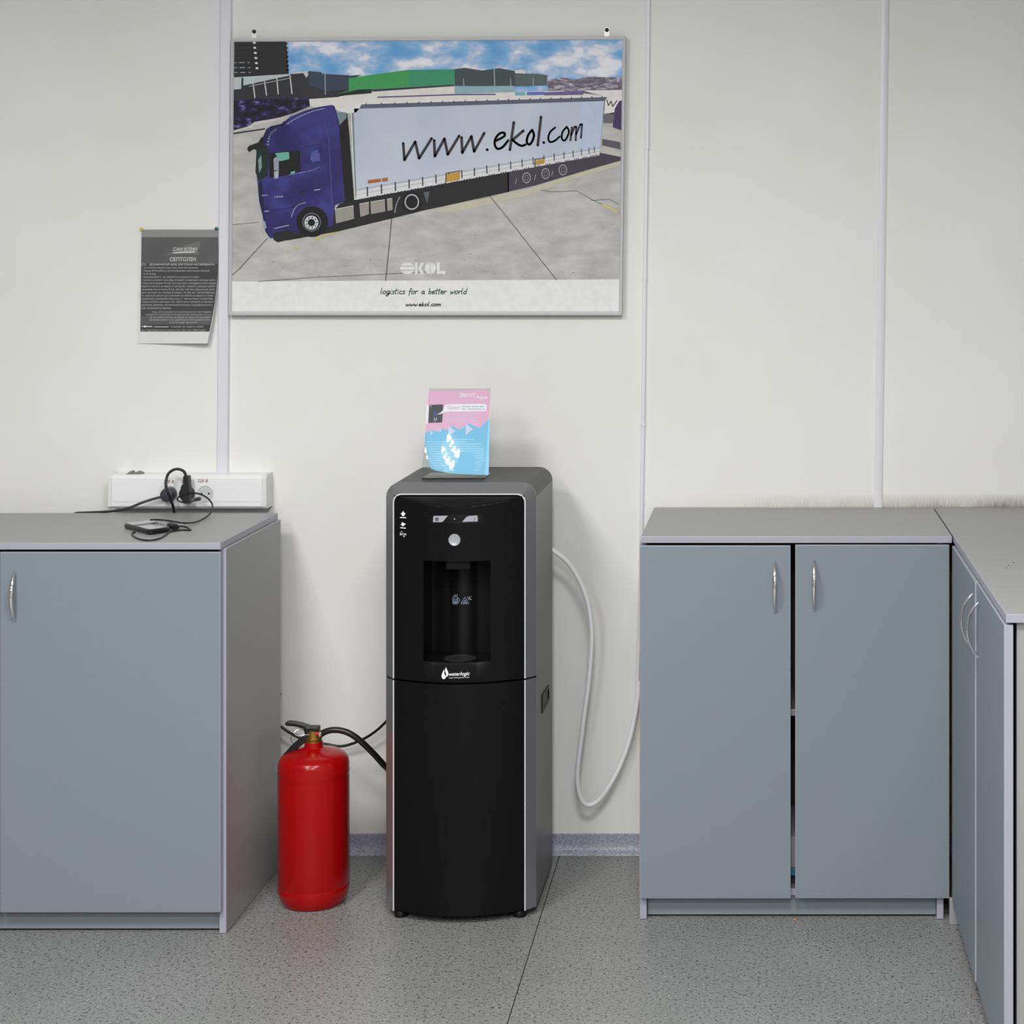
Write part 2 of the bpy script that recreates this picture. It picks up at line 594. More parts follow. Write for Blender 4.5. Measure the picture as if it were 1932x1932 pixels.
def front_cabinet(label, xa, xb, yback, yfront, z_top, doors, handles, top_x=None, feet_in=.0, shelves=(.45,)):
    """cabinet facing the room (-y); yfront = front edge of the side panels"""
    t = thing('storage_cabinet', label, 'cabinet', 'grey laminate storage cabinets')
    th = .016
    tx = top_x or (xa, xb)
    board('top_panel', tx[0], tx[1], yfront - .020, yback, z_top - .016, z_top, 'z', BOARD, t)
    board('side_panel', xa, xa + th, yfront, yback, .001, z_top - .0165, 'x', BOARD, t)
    board('side_panel', xb - th, xb, yfront, yback, .001, z_top - .0165, 'x', BOARD, t)
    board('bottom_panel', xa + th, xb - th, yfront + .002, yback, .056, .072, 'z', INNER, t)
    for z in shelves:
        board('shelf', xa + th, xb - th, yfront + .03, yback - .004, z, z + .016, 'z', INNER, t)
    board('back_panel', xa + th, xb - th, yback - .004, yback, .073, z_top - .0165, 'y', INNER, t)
    board('plinth', xa + th + .001, xb - th - .001, yfront + .016, yfront + .032, .006, .055, 'y', DOOR, t)
    for (d0, d1, zb, zt), hx in zip(doors, handles):
        d = board('door', d0, d1, yfront - .0185, yfront - .0012, zb, zt, 'y', DOOR, t)
        if hx is not None:
            bow_handle(d, (hx[0], yfront - .0185, hx[1]), (hx[0], yfront - .0185, hx[2]), (0, -.024, 0))
    return t

# left cabinet: stands a hand's width off the wall
front_cabinet('long grey cabinet left of the fire extinguisher with a charger lying on top',
              -2.268, -1.246, -.10, -.555, .902,
              [(-2.262, -1.7605, .056, .880), (-1.7575, -1.2536, .056, .880)],
              [(-1.795, .836, .722), (-1.7235, .836, .722)], top_x=(-2.27, -1.2545 + .0015))
# right cabinet
front_cabinet('two-door grey cabinet right of the water dispenser with a gap between its doors',
              -.302, .411, -.004, -.467, .903,
              [(-.3015, .0515, .056, .8805), (.0625, .4225, .0565, .8825)],
              [(.0145, .843, .724), (.1060, .847, .728)], top_x=(-.2985, .4285), shelves=(.47,))

# corner cabinet along the right wall, doors facing left
cc = thing('storage_cabinet', 'grey corner cabinet at the right edge with two tall chrome bow handles side by side', 'cabinet', 'grey laminate storage cabinets')
CXF, CXB, CYN, CYF = .432, 1.05, -1.402, -.002
board('top_panel', CXF, CXB, CYN, CYF, .888, .904, 'z', BOARD, cc)
board('side_panel', CXF + .0215, CXB, CYN + .012, CYN + .028, .001, .8875, 'y', BOARD, cc)
board('side_panel', CXF - .010, CXB, -.502, -.486, .001, .06, 'y', BOARD, cc)
board('side_panel', CXF + .0215, CXB, -.504, -.488, .0605, .8875, 'y', BOARD, cc)
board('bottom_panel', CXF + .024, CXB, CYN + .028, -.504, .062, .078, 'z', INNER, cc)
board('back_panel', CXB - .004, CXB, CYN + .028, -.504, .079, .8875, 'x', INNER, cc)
board('plinth', CXF + .05, CXF + .066, CYN + .029, -.503, .006, .055, 'x', DOOR, cc)
for y0, y1, hy, dx in ((-.9640, -.506, -.922, -.0022), (-1.398, -.9670, -1.012, 0)):
    d = board('door', CXF - .003 + dx, CXF + .0140 + dx, y0, y1, .056, .884, 'x', DOOR, cc)
    bow_handle(d, (CXF - .003 + dx, hy, .850), (CXF - .003 + dx, hy, .738), (-.024, 0, 0))
# black specks on the corner top
sp = []
for px, py, r in ((1899, 1072, 1.4), (1903, 1067, 1.6), (1911.5, 1062, 1.3)):
    s = (CAMH - .904) / (py - CY)
    sp.append(((px - CX) * s, s * FPX - CAMD, r * s))
for x, y, r in sp:
    latheo('screw_mark', [(r * 1.1, 0), (r * 1.0, .0006), (r * .4, .001)], (x, y, .904), mat('black_speck', (18, 18, 18), .6, noise=.1), cc, seg=10)
# things glimpsed through the door gap of the right cabinet
t = thing('storage_box', 'grey box with a teal band glimpsed through the gap between the two right cabinet doors', 'box')
boxo('box_body', -.07, .18, -.44, -.20, .113, .185, mat('box_grey', (150, 148, 160), .6, noise=.03), t, bevel=.002)
boxo('box_band', -.071, .181, -.441, -.199, .094, .1125, mat('box_teal', (40, 120, 140), .5, noise=.03), t, bevel=.001)
boxo('box_base', -.065, .175, -.43, -.21, .0725, .0935, mat('box_dark', (45, 45, 55), .6, noise=.03), t)

# ================================================================== water dispenser
BLACK = mat('black_gloss_panel', (13, 13, 14), .3, spec=.18, noise=.03, nscale=30)
BLACKM = mat('black_plastic', (12, 12, 13), .45, spec=.25, noise=.04, nscale=60)
COVER = mat('dispenser_top_cover', (66, 66, 68), .5, noise=.03, nscale=80)
SHELL = mat('dispenser_shell', (104, 104, 106), .4, metal=.2, noise=.02, nscale=80)
BEZEL = mat('bezel_silver', (152, 152, 156), .34, metal=.72, noise=.01, nscale=80)
LIP = mat('bezel_lip', (225, 225, 230), .3, metal=.4, noise=.01)
PRINT_W = mat('white_print', (245, 245, 248), .5, noise=.005)
KEY = mat('silver_key', (172, 174, 182), .4, metal=.2, noise=.01)

wd = thing('water_dispenser', 'tall black and silver floor-standing water dispenser with a leaflet stand on top', 'water dispenser')
WX = -.7275
WZB, WZS0, WZS1 = .018, .5600, .5642
BULGE, YF = .045, -.457
WIN = .1530
ZTOP = .9945

def u_profile(hw, ztop, r, y, zbot, n=7):
    """inverted-U outline: bottom left, up, rounded corners, down to bottom right"""
    pts = [(WX - hw, y, zbot)]
    for i in range(n + 1):
        a = math.pi - (math.pi / 2) * i / n
        pts.append((WX - hw + r + r * math.cos(a), y, ztop - r + r * math.sin(a)))
    for i in range(n + 1):
        a = math.pi / 2 - (math.pi / 2) * i / n
        pts.append((WX + hw - r + r * math.cos(a), y, ztop - r + r * math.sin(a)))
    pts.append((WX + hw, y, zbot))
    return pts

# rear shell
bm = bmesh.new()
ZC = 1.0217 - .034
loft(bm, [[(WX + x, y, z) for x, z in ((-.1777, WZB), (-.1777, ZC), (.1777, ZC), (.1777, WZB))] for y in (-.428, -.118)] +
     [[(WX + x, -.112, z) for x, z in ((-.1717, WZB), (-.1717, ZC), (.1717, ZC), (.1717, WZB))]], True, False, True)
obj('rear_shell', bm, SHELL, wd, smooth=True)
bm = bmesh.new()
loft(bm, [u_profile(.1777, 1.0217, .034, -.428, ZC + .0006), u_profile(.1777, 1.0217, .034, -.118, ZC + .0006), u_profile(.1717, 1.0157, .028, -.112, ZC + .0006)], True, True, True)
obj('top_cover', bm, COVER, wd, smooth=True)

# bezel: slanted silver surround, upper and lower piece
def bezel(name, z0, z1, sx=1):
    bm = bmesh.new()
    if z1 is None:
        rings = [u_profile(.1777, 1.0217, .034, -.4285, z0), u_profile(.1777, 1.0217, .034, -.432, z0),
                 u_profile(.1560, .9985, .020, YF, z0), u_profile(.1560, .9985, .020, -.43, z0)]
        loft(bm, rings, False)
    else:
        pts = [(.1777, -.4285), (.1777, -.432), (.1560, YF), (.1560, -.43)]
        loft(bm, [[(WX + sx * a, b, z) for a, b in pts] for z in (z0, z1)], True, True, True)
    return obj(name, bm, BEZEL, wd, smooth=True)
bezel('bezel_upper', WZS1, None)
bezel('bezel_lower', WZB, WZS0, -1)
bezel('bezel_lower', WZB, WZS0, 1)
def lip(name, z0, z1, sx=1):
    bm = bmesh.new()
    if z1 is None:
        rings = [u_profile(.1566, .9991, .020, YF - .0002, z0), u_profile(.1560, .9985, .020, YF - .0026, z0),
                 u_profile(.1534, .9960, .018, YF - .0026, z0), u_profile(.1526, .9952, .018, YF + .001, z0)]
        loft(bm, rings, False)
    else:
        pts = [(.1566, YF - .0002), (.1560, YF - .0026), (.1534, YF - .0026), (.1526, YF + .001)]
        loft(bm, [[(WX + sx * a, b, z) for a, b in pts] for z in (z0, z1)], True, True, True)
    return obj(name, bm, LIP, wd, smooth=True)
lip('bezel_trim', WZS1, None)
lip('bezel_trim', WZB, WZS0, -1)
lip('bezel_trim', WZB, WZS0, 1)

def surf(x, z):
    """front of the convex black door, x relative to the dispenser centre"""
    b = BULGE * max(0.0, 1 - (x / WIN) ** 2)
    return YF - min(b, max(0.0, 2.2 * (ZTOP - z)))
def onsurf(px, py, lvl=0, extra=0.0):
    y = -.49
    for _ in range(8):
        p = at(px, py, y)
        y = surf(p.x - WX, p.z) - extra
    p = at(px, py, y - lvl)
    return p

AX, AZ0, AZ1 = .0785, .6115, .8470
def front_grid(name, z0, z1, hole):
    bm = bmesh.new()
    xs = [-WIN + 2 * WIN * i / 40 for i in range(41)]
    if hole:
        xs = sorted(set([round(x, 5) for x in xs if abs(abs(x) - AX) > .004] + [-AX, AX]))
    zs = [z0, z1]
    if hole:
        zs = [z0, AZ0, AZ1] + [AZ1 + (.965 - AZ1) * i / 4 for i in range(1, 5)] + [.965 + (ZTOP - .965) * i / 16 for i in range(1, 17)]
    vs = {}
    for i, x in enumerate(xs):
        for j, z in enumerate(zs):
            vs[i, j] = bm.verts.new((WX + x, surf(x, z) if z < ZTOP - 1e-6 else YF, z))
    for i in range(len(xs) - 1):
        for j in range(len(zs) - 1):
            cxm, czm = (xs[i] + xs[i + 1]) / 2, (zs[j] + zs[j + 1]) / 2
            if hole and abs(cxm) < AX and AZ0 < czm < AZ1:
                continue
            bm.faces.new((vs[i, j], vs[i + 1, j], vs[i + 1, j + 1], vs[i, j + 1]))
    edges = [e for e in bm.edges if e.is_boundary]
    ret = bmesh.ops.extrude_edge_only(bm, edges=edges)
    for v in [g for g in ret['geom'] if isinstance(g, bmesh.types.BMVert)]:
        x, z = v.co.x - WX, v.co.z
        inside = hole and abs(x) < AX + 1e-4 and AZ0 - 1e-4 < z < AZ1 + 1e-4
        v.co.y = -.4295 if not inside else -.385
    return obj(name, bm, BLACK, wd, smooth=True)
front_grid('upper_front_panel', WZS1, ZTOP, True)
front_grid('lower_door', WZB + .002, WZS0, False)

# dispensing alcove: back liner with slanted cheeks and a rounded centre column
bm = bmesh.new()
ring = []
for x, y in [(-AX, -.3845), (-.056, -.3845), (-.040, -.396)] + [(-.036 + .072 * i / 10, -.396 - .018 * math.sin(math.pi * i / 10)) for i in range(11)] + [(.040, -.396), (.056, -.3845), (AX, -.3845)]:
    ring.append((x, y))
loft(bm, [[(WX + x, y, z) for x, y in ring] for z in (AZ0, AZ1)], False)
obj('alcove_liner', bm, BLACKM, wd, smooth=True)
boxo('nozzle_housing', WX - .03, WX + .03, -.475, -.412, .822, .8465, BLACKM, wd, bevel=.004)

# drip tray with its own curved front
bm = bmesh.new()
n = 24
def trayring(z, off, yb):
    fr = [(WX - AX + .0005 + 2 * (AX - .0005) * i / n) for i in range(n + 1)]
    pts = [(x, surf(x - WX, .6) - off * (1 - ((x - WX) / AX) ** 4), z) for x in fr]
    return pts + [(WX + AX - .0005, yb, z), (WX - AX + .0005, yb, z)]
loft(bm, [trayring(.568, .003, -.386), trayring(.572, .006, -.386), trayring(.607, .006, -.386), trayring(.6112, .002, -.386)], True, True, True)
tray = obj('drip_tray', bm, BLACKM, wd, smooth=True)
gx, gy = WX + .002, -.458
bm = bmesh.new()
lathe(bm, [(.038, 0), (.0385, .0012), (.036, .0024), (.026, .0024), (.024, .0006)], (gx, gy, .6112), seg=32)
obj('drip_grille', bm, mat('grille_grey', (46, 46, 48), .35, noise=.03), tray, smooth=True)
for k in range(10):
    bm = bmesh.new()
    a = 2 * math.pi * k / 10
    c = Vector((gx + .031 * math.cos(a), gy + .031 * math.sin(a), .6138))
    box(bm, c.x - .0028, c.x + .0028, c.y - .0012, c.y + .0012, c.z - .0006, c.z + .0003)
    obj('grille_slot', bm, mat('slot_black', (4, 4, 4), .8, noise=.02), tray)

# controls
def solid(name, pts, d, m, parent, lvl=0.0):
    bm = bmesh.new()
    prism(bm, [onsurf(u, v, d + lvl) for u, v in pts], (0, d + .002, 0))
    return obj(name, bm, m, parent)
bm = bmesh.new()
cols_ = [809 + 101 * i / 30 for i in range(31)]
def strip_edge(u):
    e = min(u - 809, 910 - u)
    r_ = 4 - math.sqrt(max(0, 16 - (4 - min(4, e)) ** 2))
    return 971.5 - (u - 809) * .012 + r_, 988.8 - (u - 809) * .012 - r_
for l0, l1 in zip(cols_[:-1], cols_[1:]):
    (a0, b0), (a1, b1) = strip_edge(l0), strip_edge(l1)
    bm.faces.new([bm.verts.new(onsurf(u, v, .0006)) for u, v in ((l0, b0), (l1, b1), (l1, a1), (l0, a0))])
bmesh.ops.remove_doubles(bm, verts=bm.verts[:], dist=1e-5)
r_ = bmesh.ops.extrude_edge_only(bm, edges=[e for e in bm.edges if e.is_boundary])
for v in r_['geom']:
    if isinstance(v, bmesh.types.BMVert):
        v.co.y += .002
obj('control_strip', bm, mat('control_window', (7, 7, 8), .15, spec=.5, noise=.02), wd)
k1 = solid('dispense_key', [(817.5, 974.2), (819, 973.4), (840, 973.2), (845.2, 973.0), (839.8, 979), (836, 983.6), (833.5, 985.2), (817, 985)], .0016, KEY, wd, .0006)
k2 = solid('dispense_key', [(872, 984.8), (876, 980), (880, 975.5), (884, 973.6), (899.5, 972.6), (901, 974), (901.3, 983.8)], .0016, KEY, wd, .0006)
def sl(u, v, l):
    return onsurf(u, v, .0028 + l)
sk = [pg(0, [(821.5, 976.5), (825.5, 976.3), (825.7, 982.8), (821.6, 983)], sl, 0.0)]
flat('key_symbol', sk + [stroke(0, [(827, 977), (827, 982)], .8, sl, 0)], [mat('key_ink', (70, 74, 82), .5, noise=.02)], k1)
flat('key_symbol', [stroke(0, [(893, 976.5), (896, 977.5), (895.5, 980.5), (894.5, 980.6)], .7, sl, 0), stroke(0, [(895, 982), (895.6, 982)], .8, sl, 0)], [mat('key_ink', (70, 74, 82))], k2)
c = onsurf(857.5, 979.2, .0016)
latheo('sensor_dot', [(.0012, -.001), (.0012, .0004), (.0003, .0008)], c, PRINT_W, wd, 'y', 10)
c = onsurf(857.4, 1018.8, .0)
latheo('round_button', [(.0140, -.003), (.0140, .0004), (.0126, .0015), (.0122, .0012), (.002, .0012)], c, KEY, wd, 'y', 40)

# printed marks
def sp_(u, v, l):
    return onsurf(u, v, .0005 + l)
pr = []
# three small white symbols, top left
pr.append(pg(0, [(760.6, 963.6), (762.4, 967.2), (765.6, 969.2), (763.6, 970.2), (763.2, 972.6), (761.8, 973.8), (759.2, 973.6), (757.9, 972), (757.8, 970.2), (755.4, 969.4), (758.6, 967.4)], sp_, 0))
pr.append(stroke(0, [(754.6, 976.4), (766.4, 976.8)], 1.7, sp_, 0, round_=False))
pr.append(pg(0, [(758.2, 984.6), (761.2, 986.6), (766, 988.6), (763.8, 989.8), (762, 992), (758.4, 993.2), (758.2, 990.4), (755.2, 989.4), (758, 988.2)], sp_, 0))
pr.append(stroke(0, [(755, 995.6), (765.6, 996.6)], 1.7, sp_, 0, round_=False))
pr.append(pg(0, [(755.4, 1003.4), (757.6, 1002.4), (759.8, 1003.8)], sp_, 0))
pr.append(text(0, 'BioCote', 754.6, 1009.6, 4.6, sp_, 0, width=12, bold=.01))
pr.append(pg(0, [(760.4, 1011.4), (764.6, 1011.6), (762.4, 1013.4)], sp_, 0))
flat('panel_print', pr, [PRINT_W], wd)
# maker's mark on the tray front
def st_(u, v, l):
    y = -.5
    for _ in range(8):
        p = at(u, v, y)
        x = p.x - WX
        y = surf(x, .6) - .006 * (1 - (x / AX) ** 4)
    return at(u, v, y - .0006 - l)
lg = []
drop = [(841.4, 1258.6), (843.4, 1263.5), (845.6, 1268), (846, 1272), (845, 1275.4), (842.6, 1277), (841.6, 1276.6), (841.6, 1272), (840.6, 1268.4), (839.2, 1265.4)]
lg.append(pg(0, drop, st_, 0))
drop2 = [(837.6, 1263.2), (838.2, 1265.6), (838, 1269), (839, 1273.2), (841.6, 1276.8), (840.6, 1279.6), (838, 1281.3), (835, 1280.6), (833.2, 1277.6), (833.2, 1273.6), (834.8, 1269)]
lg.append(pg(0, drop2, st_, 0))
lg.append(text(0, 'waterlogic', 846.8, 1275.2, 7.2, st_, 0, width=39.5, shear=.25, bold=.010, slope=-.03))
lg.append(text(0, 'better thinking better water', 847, 1280, 2.4, st_, 0, width=39, shear=.2, slope=-.03))
flat('tray_lettering', lg, [PRINT_W], tray)
# hot-water warning symbols on the alcove column
def sc_(u, v, l):
    return at(u, v, -.4154 - l)
INKB = mat('pale_blue_print', (150, 165, 190), .5, noise=.01)
hw = []
for pts in ([(854.5, 1126.5), (863.5, 1126.5), (863.5, 1139.5), (854.5, 1139.5), (854.5, 1126.5)], [(864, 1128.5), (866.6, 1129.4), (867, 1134.5), (864, 1136.6)],
            [(856.2, 1130.5), (862, 1130.5), (862, 1137.5), (856.2, 1137.5), (856.2, 1130.5)], [(857.5, 1136.5), (860.8, 1136.5), (859.4, 1132.6), (857.5, 1136.5)],
            [(856, 1125), (857.2, 1122)], [(858.8, 1125), (860, 1121.6)], [(861.6, 1125), (863, 1121)],
            [(869.6, 1139.2), (877, 1126.6), (884.6, 1139), (869.6, 1139.2)], [(874, 1137.4), (877, 1131.6), (880.6, 1137.2), (874, 1137.4)], [(875.6, 1136), (878.6, 1136)],
            [(882, 1131), (887, 1128)], [(883, 1127), (888.6, 1131.6)], [(885.6, 1124.6), (885.6, 1133)], [(881.6, 1125.4), (883.2, 1127.6)], [(888, 1126), (890, 1125)], [(887, 1130), (890, 1130.6)]):
    hw.append(stroke(0, pts, .7, sc_, 0, round_=False))
flat('hot_water_symbol', hw, [INKB], wd)

# side grip and feet
bm = bmesh.new()
sx_ = WX + .1777
gq = [(-.332, .492), (-.208, .4825), (-.208, .452), (-.332, .4545)]
loft(bm, [[(sx_ + .0001, y, z) for y, z in [(-.334, .496), (-.205, .488), (-.205, .448), (-.334, .450)]],
          [(sx_ + .003, y, z) for y, z in [(-.334, .496), (-.205, .488), (-.205, .448), (-.334, .450)]],
          [(sx_ + .003, y, z) for y, z in [(-.326, .489), (-.211, .481), (-.211, .454), (-.326, .456)]],
          [(sx_ + .0002, y, z) for y, z in [(-.322, .486), (-.214, .479), (-.214, .457), (-.322, .459)]]], True, False, True)
obj('side_socket', bm, mat('recess_black', (8, 8, 8), .5, noise=.02), wd)
for fx in (-.140, .140):
    for fy in (-.444, -.150):
        latheo('foot', [(.013, 0), (.0155, .002), (.0155, .012), (.011, .0178)], (WX + fx, fy, 0), BLACKM, wd, seg=20)

# white water hose: dispenser to behind the right cabinet
HOSE = mat('white_hose', (240, 240, 244), .35, noise=.01)
hp = [Vector((WX + .125, -.1045, .825)), Vector((WX + .150, -.1045, .823)), at(1046, 1040.5, -.103), at(1072, 1062, -.10), at(1095, 1098, -.098), at(1110, 1140, -.095), at(1116, 1185, -.092),
      at(1116, 1222, -.09), at(1111, 1285, -.085), at(1103, 1345, -.08), at(1096, 1400, -.075), at(1091, 1440, -.07), at(1089.5, 1475, -.065),
      at(1096, 1506, -.06), at(1109, 1519, -.055), at(1128, 1511, -.05), at(1150, 1482, -.045), at(1172, 1440, -.035), at(1188, 1395, -.028),
      at(1198, 1350, -.022), at(1203, 1315, -.018), at(1206, 1285, -.016)]
o = tubeo('water_hose', hp, .0062, HOSE, sub=5, seg=12)
tag(o, 'white flexible water hose looping from the dispenser down behind the right cabinet', 'hose')

# ================================================================== fire extinguisher
fe = thing('fire_extinguisher', 'red fire extinguisher standing on the floor beside the left cabinet', 'fire extinguisher')
EX, EY = -1.0976, -.350
RED = mat('red_enamel', (160, 4, 6), .2, spec=.3, noise=.02, nscale=12, coat=0.0)
BRASS = mat('brass', (176, 138, 66), .3, metal=.9, noise=.05, nscale=60)
prof = [(.030, .006), (.058, .003), (.066, .0005), (.071, .0015), (.077, .010), (.0815, .020), (.084, .034), (.0845, .044), (.0838, .046), (.0845, .048),
        (.0845, .300), (.0838, .312), (.0853, .3165), (.0838, .321), (.0842, .333), (.0815, .345), (.076, .353), (.066, .3595), (.052, .364), (.038, .3675), (.030, .370), (.0225, .373), (.0215, .378), (.0215, .3865), (.017, .387)]
latheo('cylinder_body', prof, (EX, EY, 0), RED, fe, seg=64)
latheo('valve_neck', [(.016, .386), (.0205, .3868), (.0205, .390), (.0175, .391), (.0195, .3925), (.0195, .397), (.0165, .398), (.0165, .413), (.010, .414)], (EX, EY, 0), BRASS, fe, seg=28)
BK = mat('black_lever', (16, 16, 17), .35, spec=.5, noise=.03)
bm = bmesh.new()
box(bm, EX - .020, EX + .014, EY - .012, EY + .012, .405, .424)
obj('valve_body', bm, BK, fe, bevel=.003)
def plate(name, pts, hw, m, th=None):
    bm = bmesh.new()
    prism(bm, [Vector((p.x, EY - hw, p.z)) for p in pts], (0, 2 * hw, 0))
    return obj(name, bm, m, fe, bevel=.0015)
yv = EY
plate('squeeze_lever', [at(u, v, yv) for u, v in ((539, 1362.5), (546, 1360.5), (560, 1362), (572, 1365), (590, 1371), (601, 1375.5), (602, 1384), (586, 1386), (576, 1380), (574, 1373.5), (558, 1369), (541, 1367.6))], .010, BK)
plate('carry_handle', [at(u, v, yv) for u, v in ((574, 1386), (581, 1387), (579, 1398), (562, 1412), (549, 1430), (533, 1429), (534, 1424), (551, 1405))], .0085, BK)
bm = bmesh.new()
c = at(566, 1384, EY - .004)
tube(bm, [c + Vector((.013 * math.cos(a), .004 * math.sin(a), .007 * math.sin(a) + .002)) for a in [2 * math.pi * k / 28 for k in range(29)]], .0011, 8, False)
obj('safety_pin_ring', bm, mat('steel', (190, 190, 195), .2, metal=1.0, noise=.02), fe, smooth=True)
bm = bmesh.new()
c = at(557, 1394, EY - .006)
tube(bm, [c + Vector((.010 * math.cos(a), .002 * math.sin(a), .012 * math.sin(a))) for a in [2 * math.pi * k / 24 for k in range(25)]], .0007, 6, False)
obj('seal_loop', bm, BK, fe, smooth=True)
bm = bmesh.new()
tube(bm, [at(574, 1386.5, EY - .014), at(604, 1384.5, EY - .014)], .0012, 8)
obj('safety_pin', bm, mat('steel', (190, 190, 195)), fe, smooth=True)
c = at(598, 1384, EY - .014)
boxo('red_seal', c.x - .004, c.x + .004, c.y - .004, c.y + .002, c.z - .003, c.z + .003, mat('red_plastic', (210, 20, 25), .4, noise=.02), fe, bevel=.001)
bm = bmesh.new()
tube(bm, [at(601, 1385, EY), at(608, 1384, EY)], .0085, 16)
obj('hose_collar', bm, mat('steel', (190, 190, 195)), fe, smooth=True)
hz = [at(604, 1387, EY), at(613, 1381, EY), at(626, 1377.5, EY), at(642, 1378, EY), at(660, 1384, EY), at(680, 1398, EY + .005), at(703, 1420, EY + .02), at(722, 1441, EY + .035),
      at(736, 1458, EY + .045), Vector((-.925, -.295, .25)), Vector((-.922, -.285, .17)), Vector((-.925, -.28, .12))]
tubeo('discharge_hose', hz, .0074, BK, fe, sub=5, seg=14)

# power cord of the dispenser along the wall
POW = mat('black_cord', (20, 20, 21), .45, noise=.03)
pp = [Vector((-1.262, -.05, .43)), at(522, 1364, -.05), at(531, 1371.5, -.05), at(546, 1382, -.05), at(565, 1392, -.045), at(590, 1400, -.04), at(615, 1404, -.04), at(640, 1408, -.04), at(662, 1404, -.04),
      at(690, 1392, -.045), at(712, 1377, -.05), at(729, 1361, -.06), at(745, 1345, -.08), Vector((-.86, -.10, .42)), Vector((-.85, -.112, .42))]
o = tubeo('mains_cable', pp, .0036, POW, sub=5)
tag(o, 'thin black mains cable sagging along the wall behind the fire extinguisher', 'cable')

# orange crumb on the floor in front of the right cabinet
o = latheo('crumb', [(.0012, 0), (.0034, .001), (.0030, .003), (.0010, .0042)], (.062, -.470, 0), mat('crumb_orange', (205, 140, 84), .7, noise=.1), seg=9)
tag(o, 'tiny orange crumb on the floor below the gap between the right cabinet doors', 'crumb')

# ================================================================== framed truck poster
po = thing('framed_poster', 'large silver-framed poster of a blue lorry with a white trailer', 'poster')
PY = -.0225
FO = [(436, 72.5), (1180.5, 68.5), (1173.5, 595), (431.5, 595)]
FI = [(442.5, 79.5), (1174.5, 75.5), (1167.5, 587), (437.5, 587)]
ALU = mat('frame_aluminium', (206, 206, 210), .35, metal=.12, noise=.01)
bm = bmesh.new()
prism(bm, [at(u, v, PY) + Vector((0, .0055, 0)) for u, v in FO], (0, .0042, 0))
obj('backing_board', bm, mat('backing', (150, 150, 150), .7, noise=.03), po)
for i in range(4):
    j = (i + 1) % 4
    rings = []
    for k in (i, j):
        o_, n_ = at(*FO[k], PY), at(*FI[k], PY)
        sec = []
        for t_, y_ in ((0, -.0165), (0, -.0255), (.12, -.0275), (.55, -.0285), (.9, -.0265), (1, -.0240), (1, -.0172)):
            p = o_.lerp(n_, t_)
            sec.append(Vector((p.x, y_, p.z)))
        rings.append(sec)
    bm = bmesh.new()
    loft(bm, rings, True, True, True)
    obj('frame_rail', bm, ALU, po, smooth=True)
for u, v0, v1 in ((479.5, 54.5, 72), (1145.0, 51.5, 68.5)):
    a, b = at(u, v0, -.004), at(u, v1 + 6, -.004)
    bm = bmesh.new()
    pts = [Vector((a.x + .0068 * math.cos(q), -.003, a.z - .0068 + .0068 * math.sin(q))) for q in [math.pi * k / 8 for k in range(9)]]
    pts += [Vector((a.x - .0068, -.003, b.z)), Vector((a.x + .0068, -.003, b.z))]
    prism(bm, pts, (0, .0018, 0))
    br = obj('hanging_bracket', bm, mat('bracket_steel', (205, 205, 208), .35, metal=.5, noise=.02), po)
    latheo('screw', [(.0052, -.001), (.0052, .002), (.0030, .0038), (.0008, .0042)], (a.x, -.0032, a.z - .0068), mat('screw_black', (22, 22, 22), .4, noise=.05), br, 'y', 16)

def pf(u, v, lvl):
    return at(u, v, PY - .00018 * lvl)

def print_mat(name, stops, scale, mapscale=(1, 1, 1), detail=5, dist=0.0):
    if name in MATS:
        return MATS[name]
    m = bpy.data.materials.new(name)
    m.use_nodes = True
    nt = m.node_tree
    b = nt.nodes['Principled BSDF']
    b.inputs['Roughness'].default_value = .55
    b.inputs['Specular IOR Level'].default_value = .25
    tc = nt.nodes.new('ShaderNodeTexCoord')
    mp = nt.nodes.new('ShaderNodeMapping')
    mp.inputs['Scale'].default_value = mapscale
    n = nt.nodes.new('ShaderNodeTexNoise')
    n.inputs['Scale'].default_value = scale
    n.inputs['Detail'].default_value = detail
    n.inputs['Distortion'].default_value = dist
    r = nt.nodes.new('ShaderNodeValToRGB')
    r.color_ramp.elements.remove(r.color_ramp.elements[1])
    for i, (p, c) in enumerate(stops):
        e = r.color_ramp.elements[0] if i == 0 else r.color_ramp.elements.new(p)
        e.position = p
        e.color = srgb(*c)
    nt.links.new(tc.outputs['Object'], mp.inputs[0])
    nt.links.new(mp.outputs[0], n.inputs['Vector'])
    nt.links.new(n.outputs['Fac'], r.inputs['Fac'])
    nt.links.new(r.outputs['Color'], b.inputs['Base Color'])
    MATS[name] = m
    return m

PM, PMI = [], {}
def ink(*rgb):
    key = rgb
    if key not in PMI:
        PMI[key] = len(PM)
        PM.append(mat('poster_ink_%d_%d_%d' % rgb, rgb, .55, spec=.25, noise=.04, nscale=60))
    return PMI[key]
def inkm(m):
    if m.name not in PMI:
        PMI[m.name] = len(PM)
        PM.append(m)
    return PMI[m.name]
SKY = inkm(print_mat('poster_sky', [(.32, (104, 166, 222)), (.47, (138, 186, 230)), (.55, (186, 204, 234)), (.61, (232, 235, 246)), (.75, (246, 247, 252))], 13, (1, 1, 1.8), 4, .1))
GND = inkm(print_mat('poster_concrete', [(.3, (172, 171, 170)), (.5, (186, 185, 184)), (.7, (200, 199, 196))], 16, (1, 1, 2.2), 10))
CITY = inkm(print_mat('poster_city', [(.40, (104, 98, 116)), (.54, (136, 130, 146)), (.68, (206, 200, 208))], 60, (1, 1, 2.5), 4))
LOTS = inkm(print_mat('poster_parked_lorries', [(.40, (24, 24, 32)), (.52, (34, 30, 62)), (.62, (66, 58, 122)), (.72, (170, 170, 190))], 42, (1, 1, 1.6), 3))
